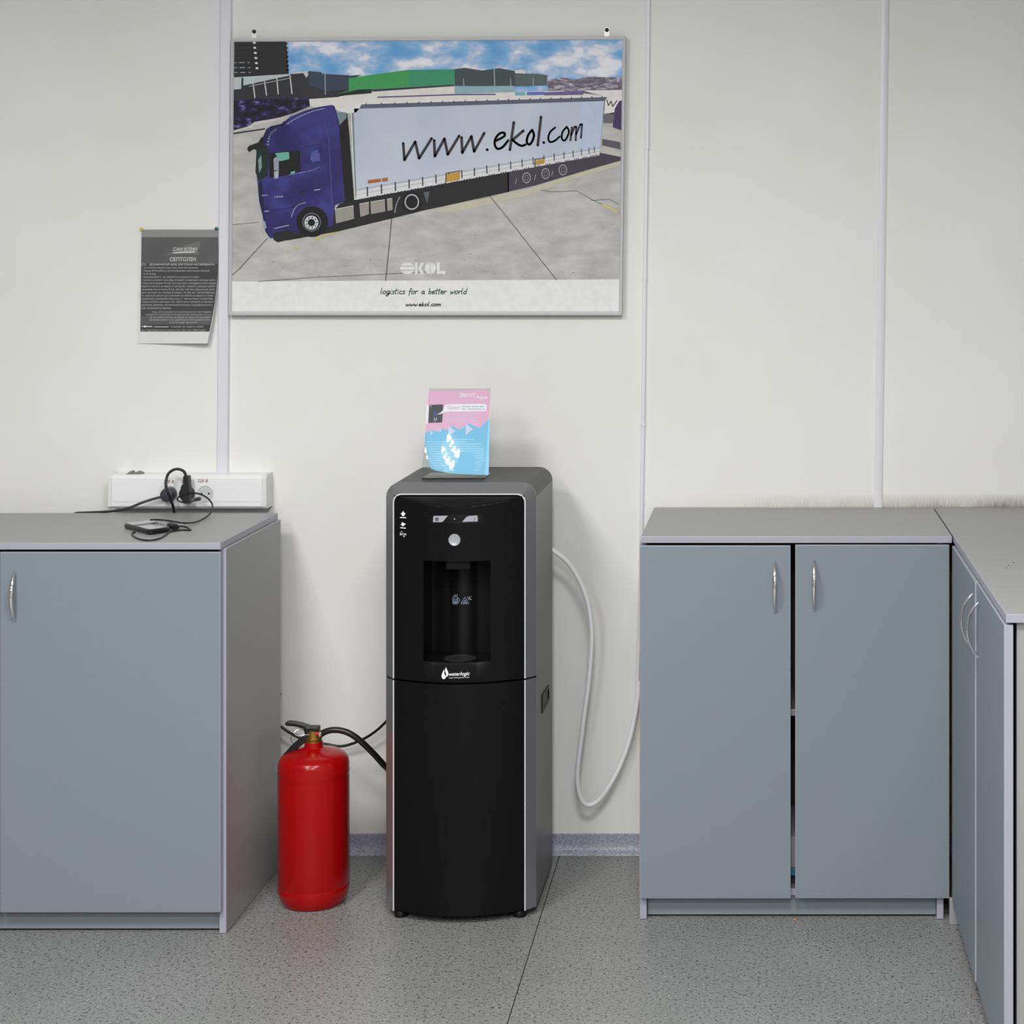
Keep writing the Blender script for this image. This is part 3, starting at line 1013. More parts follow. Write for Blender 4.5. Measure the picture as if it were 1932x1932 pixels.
TRL = inkm(print_mat('poster_trailer_side', [(.35, (188, 198, 216)), (.65, (202, 209, 222))], 6, (1, 1, 1), 2))
CABM = inkm(print_mat('poster_cab_blue', [(.35, (44, 36, 96)), (.5, (50, 42, 108)), (.68, (64, 62, 136))], 14, (1, 1, 1), 3))

L = []
L.append(pg(ink(232, 232, 232), [(439, 76), (1178, 72), (1171, 591), (434, 591)], pf, 0))
L.append(pg(GND, [(440, 180), (1177, 172), (1169, 527), (436, 531)], pf, 1))
L.append(pg(SKY, [(440, 76), (1177, 72), (1176, 186), (440, 190)], pf, 2))
# city and buildings on the horizon
L.append(pg(CITY, [(1033, 152), (1060, 146), (1085, 150), (1110, 145), (1176, 146), (1175, 215), (1140, 230), (1033, 176)], pf, 3))
dk = ink(46, 46, 47)
L.append(pg(dk, [(440, 76), (540, 76), (542, 100), (545, 140), (440, 146)], pf, 3))
for k in range(8):
    L.append(pg(dk, [(540, 81 + k * 8.4), (543.5 + k * .3, 80.6 + k * 8.4), (543.5 + k * .3, 83 + k * 8.4), (540, 83.4 + k * 8.4)], pf, 3))
for k in range(6):
    u, v = 479.5 + k * 1.05, 80.5 + k * 9.6
    L.append(pg(ink(235, 235, 238), [(u - 2.6, v - 1.6), (u + 2.4, v - 1.6), (u + 2.8, v + 1.8), (u - 2.2, v + 1.8)], pf, 4))
    L.append(stroke(ink(78, 78, 80), [(441, v + .3), (474, v)], .7, pf, 4, round_=False))
for k in range(3):
    for a, b in ((441, 446), (451, 461), (467, 471)):
        L.append(stroke(ink(150, 165, 190), [(a + k, 118 + k * 9.4), (b + k, 118 + k * 9.4)], 1.6, pf, 5, round_=False))
L.append(pg(ink(54, 54, 58), [(440, 160), (520, 148), (548, 140), (582, 136), (606, 136), (607, 140), (660, 143), (684, 141), (660, 150), (660, 183), (583, 188), (440, 196)], pf, 4))
L.append(pg(ink(62, 72, 92), [(582, 134), (605, 136), (606, 139), (659, 142), (658, 168), (615, 172), (582, 160)], pf, 5))
L.append(pg(ink(200, 206, 208), [(550, 137), (580, 134), (582, 141), (578, 147), (572, 138), (552, 139.5)], pf, 6))
L.append(pg(ink(190, 204, 204), [(440, 146), (456, 145), (546, 139.5), (548, 142), (456, 162), (454, 168), (440, 169)], pf, 5))
L.append(pg(ink(40, 44, 50), [(456, 146), (459, 147), (459, 161), (455, 163)], pf, 6))
for a, b, c, d in ((522, 145, 525, 178), (547, 142, 551, 177), (499, 153, 503, 180), (477.5, 157, 481, 185)):
    L.append(stroke(ink(196, 202, 202), [(a, b), (c, d)], 2.4, pf, 6, round_=False))
L.append(stroke(ink(185, 190, 190), [(470, 163), (548, 147)], 1.2, pf, 6, round_=False))
L.append(pg(ink(68, 158, 92), [(658, 147), (770, 132), (771, 165), (700, 171), (700, 173), (640, 181), (636, 178), (658, 171)], pf, 6))
L.append(pg(ink(62, 150, 112), [(770, 132), (800, 132), (858, 130.5), (857.5, 160), (771, 165)], pf, 6))
L.append(pg(ink(60, 56, 80), [(701, 169), (857, 159.5), (857, 162.5), (703, 173)], pf, 7))
L.append(pg(ink(30, 48, 44), [(636, 178), (675, 169), (702, 168), (701, 176), (640, 181)], pf, 7))
L.append(pg(ink(70, 82, 84), [(858, 130), (877, 128), (910, 133), (942, 128.5), (971, 134), (993, 139), (1014, 139), (1033, 142), (1032, 161), (970, 163), (858, 162)], pf, 6))
L.append(pg(ink(90, 104, 104), [(972, 135), (993, 139), (1014, 139), (1033, 142), (1032, 160), (972, 162)], pf, 7))
L.append(pg(ink(225, 222, 220), [(971, 133), (984, 131), (993, 134), (991, 139), (972, 138)], pf, 8))
L.append(pg(ink(228, 224, 218), [(640, 182), (704, 172), (857, 162), (858, 178), (700, 186), (640, 190)], pf, 6.5))
L.append(pg(ink(150, 182, 194), [(857, 163), (970, 162), (972, 173), (858, 176)], pf, 7))
for a, b, c, d, w in ((932, 121, 933.6, 163, 1.6), (874, 148, 875.6, 164, 1.3), (963, 147, 964, 162, 1.3), (1006, 147, 1006, 162, 1.2), (613, 132, 614, 178, 1.4)):
    L.append(stroke(ink(170, 190, 196), [(a, b), (c, d)], w, pf, 9, round_=False))
# parked lorries
L.append(pg(LOTS, [(440, 190), (500, 186), (585, 185), (585, 200), (555, 213), (525, 222), (440, 246)], pf, 6))
L.append(pg(ink(206, 204, 200), [(480, 230), (535, 221), (537, 224), (466, 241)], pf, 7))
L.append(stroke(ink(226, 224, 220), [(440, 248), (478, 239)], 1.8, pf, 8, round_=False))
L.append(stroke(ink(40, 40, 44), [(440, 252), (500, 243)], 2.4, pf, 7, round_=False))
L.append(pg(ink(228, 225, 220), [(583, 187), (640, 183), (700, 181), (860, 177), (1060, 171), (1142, 181), (900, 190), (680, 198), (640, 208), (600, 204), (585, 200)], pf, 7))
L.append(stroke(ink(96, 90, 140), [(712, 183.5), (860, 178.5), (935, 178)], 2.6, pf, 8, round_=False))
L.append(pg(ink(120, 180, 205), [(972, 174), (991, 173.5), (991, 180), (972, 180.5)], pf, 8))
L.append(pg(ink(100, 120, 190), [(994, 173.5), (1028, 173), (1027, 179), (994, 180)], pf, 8))
L.append(pg(ink(112, 98, 150), [(1028, 174), (1100, 171), (1101, 179), (1027, 180)], pf, 8))
L.append(pg(ink(232, 228, 228), [(1100, 171), (1176, 169.5), (1172, 214), (1140, 215), (1142, 182)], pf, 8))
L.append(stroke(ink(60, 56, 70), [(1145, 189), (1148, 199), (1153, 191), (1156, 201), (1164, 190)], 1.8, pf, 9))
L.append(pg(ink(70, 58, 96), [(1160, 205), (1168, 191), (1175, 188), (1173, 246), (1156, 240)], pf, 9))
L.append(pg(ink(112, 106, 118), [(1140, 215), (1160, 212), (1157, 232), (1138, 232)], pf, 8))
L.append(pg(ink(96, 90, 102), [(1136, 262), (1170, 268), (1171, 282), (1136, 274)], pf, 8))
# ground under and beside the lorry
L.append(pg(ink(196, 192, 172), [(800, 400), (1000, 356), (1080, 330), (1170, 300), (1170, 312), (1060, 345), (1000, 368), (860, 400)], pf, 3))
sh = ink(40, 38, 40)
L.append(pg(sh, [(518, 455), (545, 453), (640, 436), (740, 412), (800, 397), (860, 384), (960, 362), (960, 318), (860, 335), (672, 372), (640, 385), (600, 440)], pf, 5))
L.append(pg(ink(70, 64, 78), [(958, 362), (1010, 350), (1090, 326), (1171, 303), (1171, 296), (1131, 288), (958, 318)], pf, 5))
# trailer
L.append(pg(ink(232, 232, 232), [(636, 208), (668, 198), (682, 193.5), (1143, 180), (1146, 184), (682, 200), (672, 212), (654, 214)], pf, 9))
L.append(pg(ink(96, 100, 116), [(682, 197), (1145, 183), (1144, 187), (1140, 190.5), (678, 205)], pf, 10))
L.append(pg(TRL, [(668, 205), (1140, 190), (1131, 293), (672, 377)], pf, 9))
L.append(pg(ink(190, 204, 228), [(1096, 191.4), (1140, 190), (1131, 293), (1088, 301)], pf, 10))
for k in range(22):
    t_ = k / 21
    u = 690 + 445 * t_ ** .9
    L.append(pg(ink(60, 62, 70), [(u, 195.2 - 13.6 * t_ ** .9 - .8), (u + 2, 194.6 - 13.6 * t_ ** .9), (u + 1.4, 198 - 13.6 * t_ ** .9), (u - .4, 198.2 - 13.6 * t_ ** .9)], pf, 11))
L.append(pg(ink(222, 222, 226), [(672, 361), (1131, 281), (1131, 293), (672, 377)], pf, 11))
L.append(stroke(ink(170, 176, 188), [(673, 358), (1131, 279)], 1.4, pf, 12, round_=False))
L.append(stroke(ink(176, 180, 190), [(673, 367), (1131, 286)], 1.0, pf, 12, round_=False))
for k in range(21):
    t_ = k / 20
    u = 693 + 428 * (1 - (1 - t_) ** 1.25) 
    v = 356.5 - (u - 693) * .178
    L.append(stroke(ink(44, 46, 52), [(u, v - 4), (u + .4, v + 14 - 6 * t_)], 2.4 - 1.0 * t_, pf, 13, round_=False))
    for q in (1, 2, 3):
        uu = u + q * (6.2 - 3.4 * t_)
        if uu < 1128:
            L.append(ell(ink(44, 46, 52), (uu, 375.4 - (uu - 680) * .186), 1.1, 1.1, pf, 13, 8))
for q in ([(843, 329), (868, 324), (867.4, 339), (842, 343.5)], [(1011, 303), (1027.5, 300), (1026.8, 308.5), (1010, 311.5)]):
    L.append(pg(ink(198, 152, 62), q, pf, 14))
    L.append(stroke(ink(60, 56, 44), [(q[0][0] - 2, q[0][1] - 2), (q[1][0] + 1, q[1][1] - 2)], 1.4, pf, 14, round_=False))
    L.append(stroke(ink(60, 56, 44), [(q[3][0] - 1, q[3][1] + 3), (q[0][0] - 1.5, q[0][1] - 2)], 1.8, pf, 14, round_=False))
L.append(pg(ink(176, 104, 54), [(694, 340), (718.5, 336.8), (718.5, 343), (694, 346.4)], pf, 14))
L.append(pg(ink(176, 104, 54), [(720.5, 336.5), (731.5, 335), (731.5, 341.4), (720.5, 343)], pf, 14))
# gap behind the cab
L.append(pg(ink(26, 26, 27), [(636, 222), (655, 214), (659, 252), (668, 377), (648, 382)], pf, 9))
L.append(pg(ink(120, 140, 152), [(635, 212), (653, 212), (654, 222), (641, 236)], pf, 10))
L.append(stroke(ink(216, 220, 222), [(664, 213), (667.5, 300), (671, 374)], 4.6, pf, 10, round_=False))
L.append(stroke(ink(62, 78, 82), [(665, 213), (671.5, 372)], 1.6, pf, 11, round_=False))
L.append(stroke(ink(210, 214, 216), [(668, 376), (690, 372)], 2.6, pf, 12, round_=False))
# cab
L.append(pg(CABM, [(496, 258), (503, 243), (512, 238), (532, 233), (548, 220), (575, 209), (600, 202), (626, 198), (631, 200), (635, 212), (640, 240), (645, 300), (651, 380), (632, 387),
                   (627, 430), (560, 440), (545, 437), (524, 449), (509, 449), (501, 437), (495, 405), (489, 380), (486, 345), (483, 320), (486, 280)], pf, 11))
L.append(pg(ink(60, 56, 128), [(548, 222), (600, 204), (626, 199), (634, 214), (637, 233), (610, 233), (560, 238), (540, 236)], pf, 12))
L.append(stroke(ink(170, 176, 210), [(541, 234), (565, 220), (592, 209), (612, 205)], 1.5, pf, 13, 4))
L.append(stroke(ink(150, 156, 200), [(505, 275), (509, 255), (520, 244)], 3.0, pf, 13, 4))
L.append(stroke(ink(40, 34, 84), [(523, 246), (520, 290), (600, 272), (606, 276), (607, 310), (600, 322)], 1.0, pf, 13, 0))
L.append(stroke(ink(92, 96, 168), [(612, 234), (620, 262), (622, 300), (627, 388)], 1.1, pf, 13, 4))
L.append(pg(ink(84, 90, 160), [(588, 287), (598, 282), (603, 290), (604, 303), (590, 306), (585, 299)], pf, 13))
L.append(stroke(ink(120, 126, 186), [(545, 330), (590, 321), (606, 313)], 1.6, pf, 13, 3))
L.append(pg(ink(34, 44, 46), [(484, 280), (492, 270), (505, 275), (507, 290), (505, 332), (489, 342), (482, 325)], pf, 13))
L.append(pg(ink(120, 160, 150), [(487, 302), (493, 292), (494, 316), (489, 326)], pf, 14))
L.append(pg(ink(26, 28, 28), [(508, 289), (566, 284), (567, 323), (540, 331), (508, 336)], pf, 13))
L.append(pg(ink(112, 178, 160), [(519, 289), (545, 286.5), (546, 300), (534, 303), (527, 304)], pf, 14))
L.append(pg(ink(140, 190, 180), [(548, 325), (557, 322), (556, 326), (549, 328)], pf, 14))
L.append(pg(ink(150, 160, 178), [(516, 300), (520, 296), (526, 298), (526, 321), (517, 322)], pf, 15))
L.append(pg(ink(176, 184, 198), [(517, 324), (526, 321.5), (525, 336), (517.5, 337)], pf, 15))
L.append(pg(ink(30, 32, 34), [(466, 281), (470, 275), (487, 269), (494, 258), (498, 262), (494, 277), (484, 283), (478, 281), (470, 287)], pf, 14))
L.append(stroke(ink(196, 196, 216), [(593, 359), (604, 357)], 1.4, pf, 13))
L.append(stroke(ink(168, 168, 200), [(494, 369), (505, 368)], 1.6, pf, 13))
L.append(stroke(ink(168, 168, 200), [(499, 399), (507, 398)], 2.0, pf, 13))
L.append(stroke(ink(176, 176, 206), [(518, 431), (545, 425)], 1.5, pf, 13))
L.append(text(ink(190, 190, 205), '1848', 518, 373.4, 3.2, pf, 13, width=16, slope=-.08))
L.append(stroke(ink(36, 30, 78), [(510, 398), (560, 390), (600, 384)], .9, pf, 13, 0))
L.append(stroke(ink(44, 38, 92), [(520, 376), (575, 369)], .9, pf, 13, 0))
L.append(pg(ink(34, 32, 44), [(562, 361), (575, 359), (575, 363), (566, 365)], pf, 13))
L.append(stroke(ink(180, 182, 214), [(550, 409), (555, 395), (564, 386), (576, 382)], 1.8, pf, 14, 4))
L.append(pg(sh, [(515, 440), (545, 434), (556, 440), (630, 426), (640, 436), (545, 452), (524, 457), (516, 452)], pf, 12))
L.append(ell(ink(24, 24, 25), (589, 418), 30, 29, pf, 14, 32))
L.append(ell(ink(112, 116, 124), (588, 419), 17.5, 17.5, pf, 15, 28, .90))
L.append(ell(ink(204, 206, 210), (587.5, 420), 13.2, 13.2, pf, 15, 28, .52))
for k in range(9):
    a = 2 * math.pi * k / 9
    L.append(ell(ink(50, 52, 56), (587.5 + 9.6 * math.cos(a), 420 + 9.6 * math.sin(a)), 1.4, 1.4, pf, 16, 8))
for q in ([(632, 395), (667, 388), (668, 413), (634, 421.5)], [(678, 385), (696, 381.5), (696, 404), (680, 409.5)], [(699, 381), (726, 376.5), (727, 399), (700, 404)], [(730, 376), (740, 374), (741, 396), (731, 398)]):
    L.append(pg(ink(158, 154, 146), q, pf, 13))
    L.append(stroke(ink(206, 206, 206), [q[0], q[1]], 1.3, pf, 14, round_=False))
L.append(stroke(ink(190, 192, 200), [(745, 401), (748, 385), (754, 372)], 2.0, pf, 13, 4))
L.append(ell(ink(26, 26, 27), (777, 381), 19, 20, pf, 13, 28))
L.append(ell(ink(176, 178, 188), (777, 381), 13.8, 15, pf, 14, 28, .82))
L.append(pg(ink(90, 96, 112), [(799, 363), (811, 361), (806, 384), (803, 376)], pf, 13))
for c_ in ((993.5, 335.5), (1029.5, 327.5), (1062, 320.5)):
    L.append(ell(ink(182, 180, 190), c_, 7.8, 10.2, pf, 13, 24, .84))
    L.append(ell(ink(120, 116, 130), c_, 4.2, 5.6, pf, 13, 16, .6))
    L.append(stroke(ink(170, 168, 178), [(c_[0] - 21, c_[1] + 12), (c_[0] - 19, c_[1] + 2)], 1.2, pf, 13))
# joints and paint on the concrete
cr = ink(92, 92, 94)
L.append(stroke(cr, [(505, 449), (478, 478), (452, 507), (437, 520)], 1.5, pf, 4, round_=False))
L.append(stroke(cr, [(739, 411), (735, 455), (731, 495), (727.5, 530)], 1.8, pf, 4, round_=False))
L.append(stroke(cr, [(924, 370), (960, 414), (1000, 465), (1050, 528)], 1.4, pf, 4, round_=False))
L.append(stroke(ink(112, 112, 114), [(487, 531), (600, 523), (728, 517), (830, 512)], 1.2, pf, 4, round_=False))
L.append(stroke(ink(120, 120, 122), [(438, 424), (490, 419)], 1.1, pf, 4, round_=False))
L.append(stroke(ink(112, 112, 112), [(1020, 358), (1040, 362), (1088, 360), (1118, 377), (1168, 400)], 1.2, pf, 4, round_=False))
L.append(stroke(ink(120, 120, 130), [(1115, 378), (1150, 376), (1169, 386)], 1.4, pf, 4, round_=False))
L.append(stroke(ink(226, 206, 84), [(1137, 386.5), (1166, 400)], 2.6, pf, 5, round_=False))
for a, b, w in (((594, 452), (604, 448.5), 3.4), ((606, 447), (640, 436.5), 1.8), ((555, 468), (563, 466.5), 2.6), ((541, 476), (546, 475), 1.4)):
    L.append(stroke(ink(208, 196, 84), [a, b], w, pf, 6, round_=False))
rnd = random.Random(3)
for k in range(150):
    u, v = rnd.uniform(445, 1160), rnd.uniform(400, 526)
    if v > 470 - (u - 445) * .1 + rnd.uniform(0, 30):
        w_ = rnd.uniform(1.2, 5.0)
        L.append(stroke(ink(146, 146, 146) if k % 3 else ink(126, 126, 128), [(u, v), (u + w_, v - rnd.uniform(-.3, .6))], rnd.uniform(.5, 1.1), pf, 3, round_=False))
L.append(pg(ink(38, 34, 78), [(496, 258), (503, 243), (514, 238), (530, 234), (512, 246), (506, 262), (500, 272), (490, 272)], pf, 12))
L.append(pg(ink(34, 32, 70), [(487, 345), (494, 341), (500, 420), (508, 447), (501, 437), (495, 405), (489, 380)], pf, 12))
L.append(stroke(ink(36, 32, 60), [(512, 239), (533, 236), (536, 230)], 3.0, pf, 13))
L.append(pg(ink(150, 164, 184), [(494, 418), (500, 417), (503, 430), (499, 432)], pf, 14))
# trailer lettering
Z1 = lambda zx, zy: (420 + zx * .20704, 40 + zy * .20704)
Z2 = lambda zx, zy: (800 + zx * .20704, 40 + zy * .20704)
wl = ink(56, 52, 62)
for q, sm in (([Z1(1645, 1112), Z1(1657, 1265), Z1(1755, 1098), Z1(1790, 1250), Z1(1905, 1068)], 0),
          ([Z2(92, 1085), Z2(98, 1232), Z2(186, 1070), Z2(216, 1216), Z2(320, 1045)], 0),
          ([Z2(342, 1058), Z2(348, 1200), Z2(432, 1048), Z2(456, 1188), Z2(548, 1020)], 0),
          ([Z2(574, 1170), Z2(578, 1172)], 0),
          ([Z2(652, 1092), Z2(728, 1050), Z2(732, 1018), Z2(690, 1022), Z2(652, 1068), Z2(644, 1122), Z2(668, 1162), Z2(715, 1148), Z2(768, 1085)], 4),
          ([Z2(818, 922), Z2(782, 1172)], 0), ([Z2(905, 998), Z2(806, 1082)], 0), ([Z2(806, 1082), Z2(850, 1118), Z2(890, 1136), Z2(925, 1124)], 4),
          ([Z2(985, 990), Z2(948, 1040), Z2(936, 1100), Z2(960, 1124), Z2(988, 1090), Z2(1002, 1035), Z2(985, 990)], 4),
          ([Z2(1066, 872), Z2(1036, 1130)], 0), ([Z2(1090, 1105), Z2(1092, 1106)], 0)):
    L.append(stroke(wl, q, 4.4 if sm else 5.0, pf, 15, sm))
for q, sm in (([Z2(1196, 968), Z2(1152, 1006), Z2(1132, 1060), Z2(1146, 1100), Z2(1190, 1090), Z2(1238, 1050)], 4),
          ([Z2(1300, 962), Z2(1262, 1010), Z2(1256, 1068), Z2(1280, 1088), Z2(1308, 1048), Z2(1320, 1000), Z2(1300, 962)], 4),
          ([Z2(1348, 968), Z2(1334, 1084)], 0), ([Z2(1340, 1040), Z2(1372, 962), Z2(1388, 962), Z2(1382, 1084)], 0), ([Z2(1386, 1030), Z2(1424, 940), Z2(1440, 940), Z2(1430, 1062)], 0)):
    L.append(stroke(ink(66, 64, 78), q, 3.6, pf, 15, sm))
# maker's mark on the concrete
LG = ink(228, 228, 228)
for y0, y1 in ((495.5, 501.5), (503, 509.5), (511, 517)):
    pts = []
    for s_ in (-1, 1):
        ys = [y0 + (y1 - y0) * i / 4 for i in range(5)]
        for yy in (ys if s_ < 0 else reversed(ys)):
            hw_ = math.sqrt(max(0, 1 - ((yy - 506.3) / 11.2) ** 2)) * 12.5
            pts.append((768 + s_ * hw_ + (1.5 if s_ > 0 else -.5 if y0 == 503 else 0), yy))
    L.append(pg(LG, pts, pf, 6))
L.append(pg(LG, [(783, 495.5), (788, 495.5), (788, 517.5), (783, 517.5)], pf, 6))
L.append(pg(LG, [(789, 506), (794, 495.5), (800, 495.5), (795, 506.4), (800.5, 517.5), (794, 517.5)], pf, 6))
for s_ in (-1, 1):
    L.append(pg(LG, [(812 + s_ * .5, 495.5)] + [(812 + s_ * (.5 + 10 * math.sin(math.pi * i / 12)), 506.5 - 11 * math.cos(math.pi * i / 12)) for i in range(1, 12)] + [(812 + s_ * .5, 517.5)], pf, 6))
L.append(pg(LG, [(824, 495), (829.5, 495), (829.5, 510.8), (841, 510.8), (841, 517), (824, 517)], pf, 6))
flat('poster_print', L, PM, po)
# caption lettering on the white band
GREEN = mat('caption_green', (24, 116, 84), .5, noise=.02)
INK = mat('caption_black', (38, 36, 40), .5, noise=.02)
flat('caption_lettering', hand(0, 'logistics for a better world', 717.5, 554.6, 11.2, 163, 1.5, pf, 2) + hand(1, 'www.ekol.com', 765.5, 577.6, 8.2, 66.5, 1.45, pf, 2, .05), [GREEN, INK], po)

# ================================================================== paper notice pinned to the wall
no = thing('paper_notice', 'dark grey printed disinfectant notice pinned to the wall left of the poster', 'notice')
RE = [(431, 411.5), (470, 411.6), (500, 411.3), (520, 410.6), (545, 408.4), (570, 405.5), (590, 402.2), (610, 398.6), (630, 394), (649, 389.5)]
def redge(v):
    for (a, x), (b, y) in zip(RE[:-1], RE[1:]):
        if v <= b:
            return x + (y - x) * (v - a) / (b - a)
    return RE[-1][1]
def paper_y(u, v):
    """paper hangs close to the wall and lifts toward its lower right corner"""
    tv = max(0.0, min(1.0, (v - 432) / 216.0))
    tu = max(0.0, min(1.0, (u - 262) / 140.0))
    return -.0012 - .030 * tv ** 1.6 * tu ** 1.5 - .002 * tv
def nf(u, v, lvl):
    u = min(u, redge(v))
    return at(u, v, paper_y(u, v) - .00022 * lvl)
def sheet(u0, u1, v0, v1, nu, nv, lvl, right=False):
    vs, fs = [], []
    for j in range(nv + 1):
        v = v0 + (v1 - v0) * j / nv
        ub = redge(v) if right else u1
        for i in range(nu + 1):
            u = u0(v) + (ub - u0(v)) * i / nu if callable(u0) else u0 + (ub - u0) * i / nu
            vs.append(nf(u, v, lvl))
    for j in range(nv):
        for i in range(nu):
            a = j * (nu + 1) + i
            fs.append([a, a + 1, a + nu + 2, a + nu + 1])
    return vs, fs
PAPER = mat('paper_white', (226, 226, 224), .8, spec=.1, noise=.01, nscale=30)
vs, fs = sheet(lambda v: 261.5 - (v - 432) * .006, None, 431.5, 648, 12, 24, 0, True)
# rolled-back right margin
n0 = len(vs)
for j in range(25):
    v = 431.5 + (648 - 431.5) * j / 24
    e = nf(redge(v), v, 0)
    r_ = min(.011, max(0.0003, -e.y * .45))
    for k in range(1, 7):
        a = math.pi * k / 7
        vs.append(Vector((e.x + r_ * math.sin(a) * .35 - .004 * k / 7, e.y + r_ * (1 - math.cos(a)), e.z)))
for j in range(24):
    for k in range(6):
        a0 = (j * 13 + 12) if k == 0 else n0 + j * 6 + k - 1
        b0 = ((j + 1) * 13 + 12) if k == 0 else n0 + (j + 1) * 6 + k - 1
        fs.append([a0, n0 + j * 6 + k, n0 + (j + 1) * 6 + k, b0])
flat('paper_sheet', [(0, vs, fs)], [PAPER], no)
NI = [mat('notice_grey', (96, 96, 97), .6, spec=.2, noise=.10, nscale=16), mat('notice_band', (146, 146, 147), .6, spec=.2, noise=.03), mat('notice_flag', (116, 116, 117), .6, spec=.2, noise=.04),
      mat('notice_dark', (74, 74, 76), .6, spec=.2, noise=.12, nscale=20), mat('notice_white', (226, 226, 226), .6, noise=.01), mat('notice_pale', (186, 186, 188), .6, noise=.01)]
N = []
a, b = sheet(lambda v: 267 - (v - 433) * .012, None, 433.2, 625.5, 12, 24, 1, True); N.append((0, a, b))
a, b = sheet(267, None, 433.2, 447.5, 10, 2, 2, True); N.append((1, a, b))
for k in range(17):
    v = 500.2 + k * 5.83
    a, b = sheet(266.2, None, v - 2.9, v + 2.9, 10, 1, 2, True); N.append((3, a, b))
a, b = sheet(266, None, 612.5, 625.5, 10, 2, 2, True); N.append((3, a, b))
N.append(pg(2, [(312, 481), (330, 473), (352, 462), (378, 454.5), (377.5, 462), (374, 472), (376, 481), (345, 479.5)], nf, 2))
N.append(text(4, 'САН КЛИН', 326.5, 473.4, 6.6, nf, 3, width=46, shear=.35, bold=.003, slope=0))
N.append(pg(4, [(326.5, 476.4), (345, 474.8), (369, 474.4), (367.5, 476.4), (345, 476.8), (327, 477.9)], nf, 3))
N.append(text(4, 'СЕПТОЛІН', 320.5, 492.6, 7.2, nf, 3, width=48.5, bold=.006))
N.append(ell(5, (271, 499), 4.2, 2.4, nf, 3, 20, .8))
N.append(text(5, 'UA', 269, 500.1, 2.4, nf, 3, width=4))
rowsN = [('ДЕЗІНФІКУЮЧИЙ ЗАСІБ ДЛЯ ГІГІЄНІЧНОЇ ОБРОБКИ РУК', 282, 404.5), ('* не потребує використання води, мила або рушників', 268.5, 373), ('* вбиває 99,9% найбільш розповсюджених небезпечних бактерій', 268.5, 395),
         ('за 30 секунд', 270.5, 294), ('* антимікробний ефект зберігається протягом 3 годин', 268.5, 374), ('* містить екстракт алое-вера, вітамін Е та пантенол, які ніжно діють', 268.5, 407),
         ('Спосіб застосування: На сухі чисті руки (без попереднього миття водою)', 268, 407.4), ('нанесіть кількість не менше 1,5 мл засобу і втирати в шкіру до повного', 268, 406.4), ('зникнення, але не менше 30 сек. Для профілактики туберкульозу, необ-', 268, 405.5),
         ('ного, загальний час обробки не менше 1 хв. Для профілактики вірусних', 267.8, 404.6), ('інфекцій засіб наносять двічі, загальний час обробки не менше 6 хв. Зберіг-', 267.8, 403.6), ('ізопропанол, демінералізована вода, 2-феноксиетанол, 1,2-пропілен-', 267.6, 401.6),
         ('гліколь, екстракт алое-вера, токоферолу ацетат (вітамін Е), D-пантенол', 267.4, 401.8), ('діметикон, карбомер, алкилметилполісилоксан, тетрагідроксипропіл-', 267.2, 401.0), ('амін, ароматизатор, барвник.', 267, 323)]
for k, (s_, u0_, u1_) in enumerate(rowsN):
    N.append(text(4 if k in (0,) else 5, s_, u0_, 500.6 + k * 5.86, 3.3, nf, 3, width=u1_ - u0_, bold=0.0))
rowsF = [('Увага: ЛЕГКОЗАЙМИСТО! НЕ ДОПУСКАТИ КОНТАКТУ РІДИНИ', 287, 398.5), ('З ВІДКРИТИМ ПОЛУМ’ЯМ ТА НАГРІВАЛЬНИМИ ПРИЛАДАМИ. Не пити', 274, 398), ('ДІТЯМ ЗБЕРІГАТИ ПІД НАГЛЯДОМ. НЕ НАНОСИТИ НА ЕКЗЕМУ', 283, 397), ('ДІЛЯНКИ ШКІРИ ТА НЕ ДОПУСКАТИ ПОПАДАННЯ В ОЧІ', 282, 394.8), ('ТА НА СЛИЗОВІ ОБОЛОНКИ!', 319, 372)]
for k, (s_, u0_, u1_) in enumerate(rowsF):
    N.append(text(5, s_, u0_, 590.2 + k * 4.95, 2.9, nf, 3, width=u1_ - u0_))
N.append(ell(4, (273.6, 616), 3.0, 1.8, nf, 3, 14))
N.append(stroke(5, [(277, 616), (287.5, 616)], 2.2, nf, 3, round_=False))
N.append(stroke(5, [(267, 616), (270, 616)], 2.2, nf, 3, round_=False))
N.append(stroke(5, [(291, 616.6), (318, 616.6)], 1.6, nf, 3, round_=False))
N.append(text(5, 'Україна, м. Одеса, 65003', 322, 617.6, 3.0, nf, 3, width=62))
N.append(text(5, 'вул. Чорноморського козацтва 115/1, тел./факс: (048) 716-42-7', 267, 624.2, 3.0, nf, 3, width=122))
flat('notice_print', N, NI, no)
for nm, u, v, rgb, lab in (('pushpin', 267.2, 433.0, (206, 190, 52), 'yellow round pushpin at the top left corner of the paper notice'), ('pushpin', 408.6, 431.6, (22, 96, 84), 'dark green round pushpin at the top right corner of the paper notice')):
    c = at(u, v, -.0025)
    o = latheo(nm, [(.0006, -.002), (.0044, .0), (.0048, .0016), (.0038, .0034), (.0010, .0044)], c, mat('pin_%d' % rgb[0], rgb, .35, noise=.02), None, 'y', 18)
    tag(o, lab, 'pushpin', 'pushpins holding the notice')

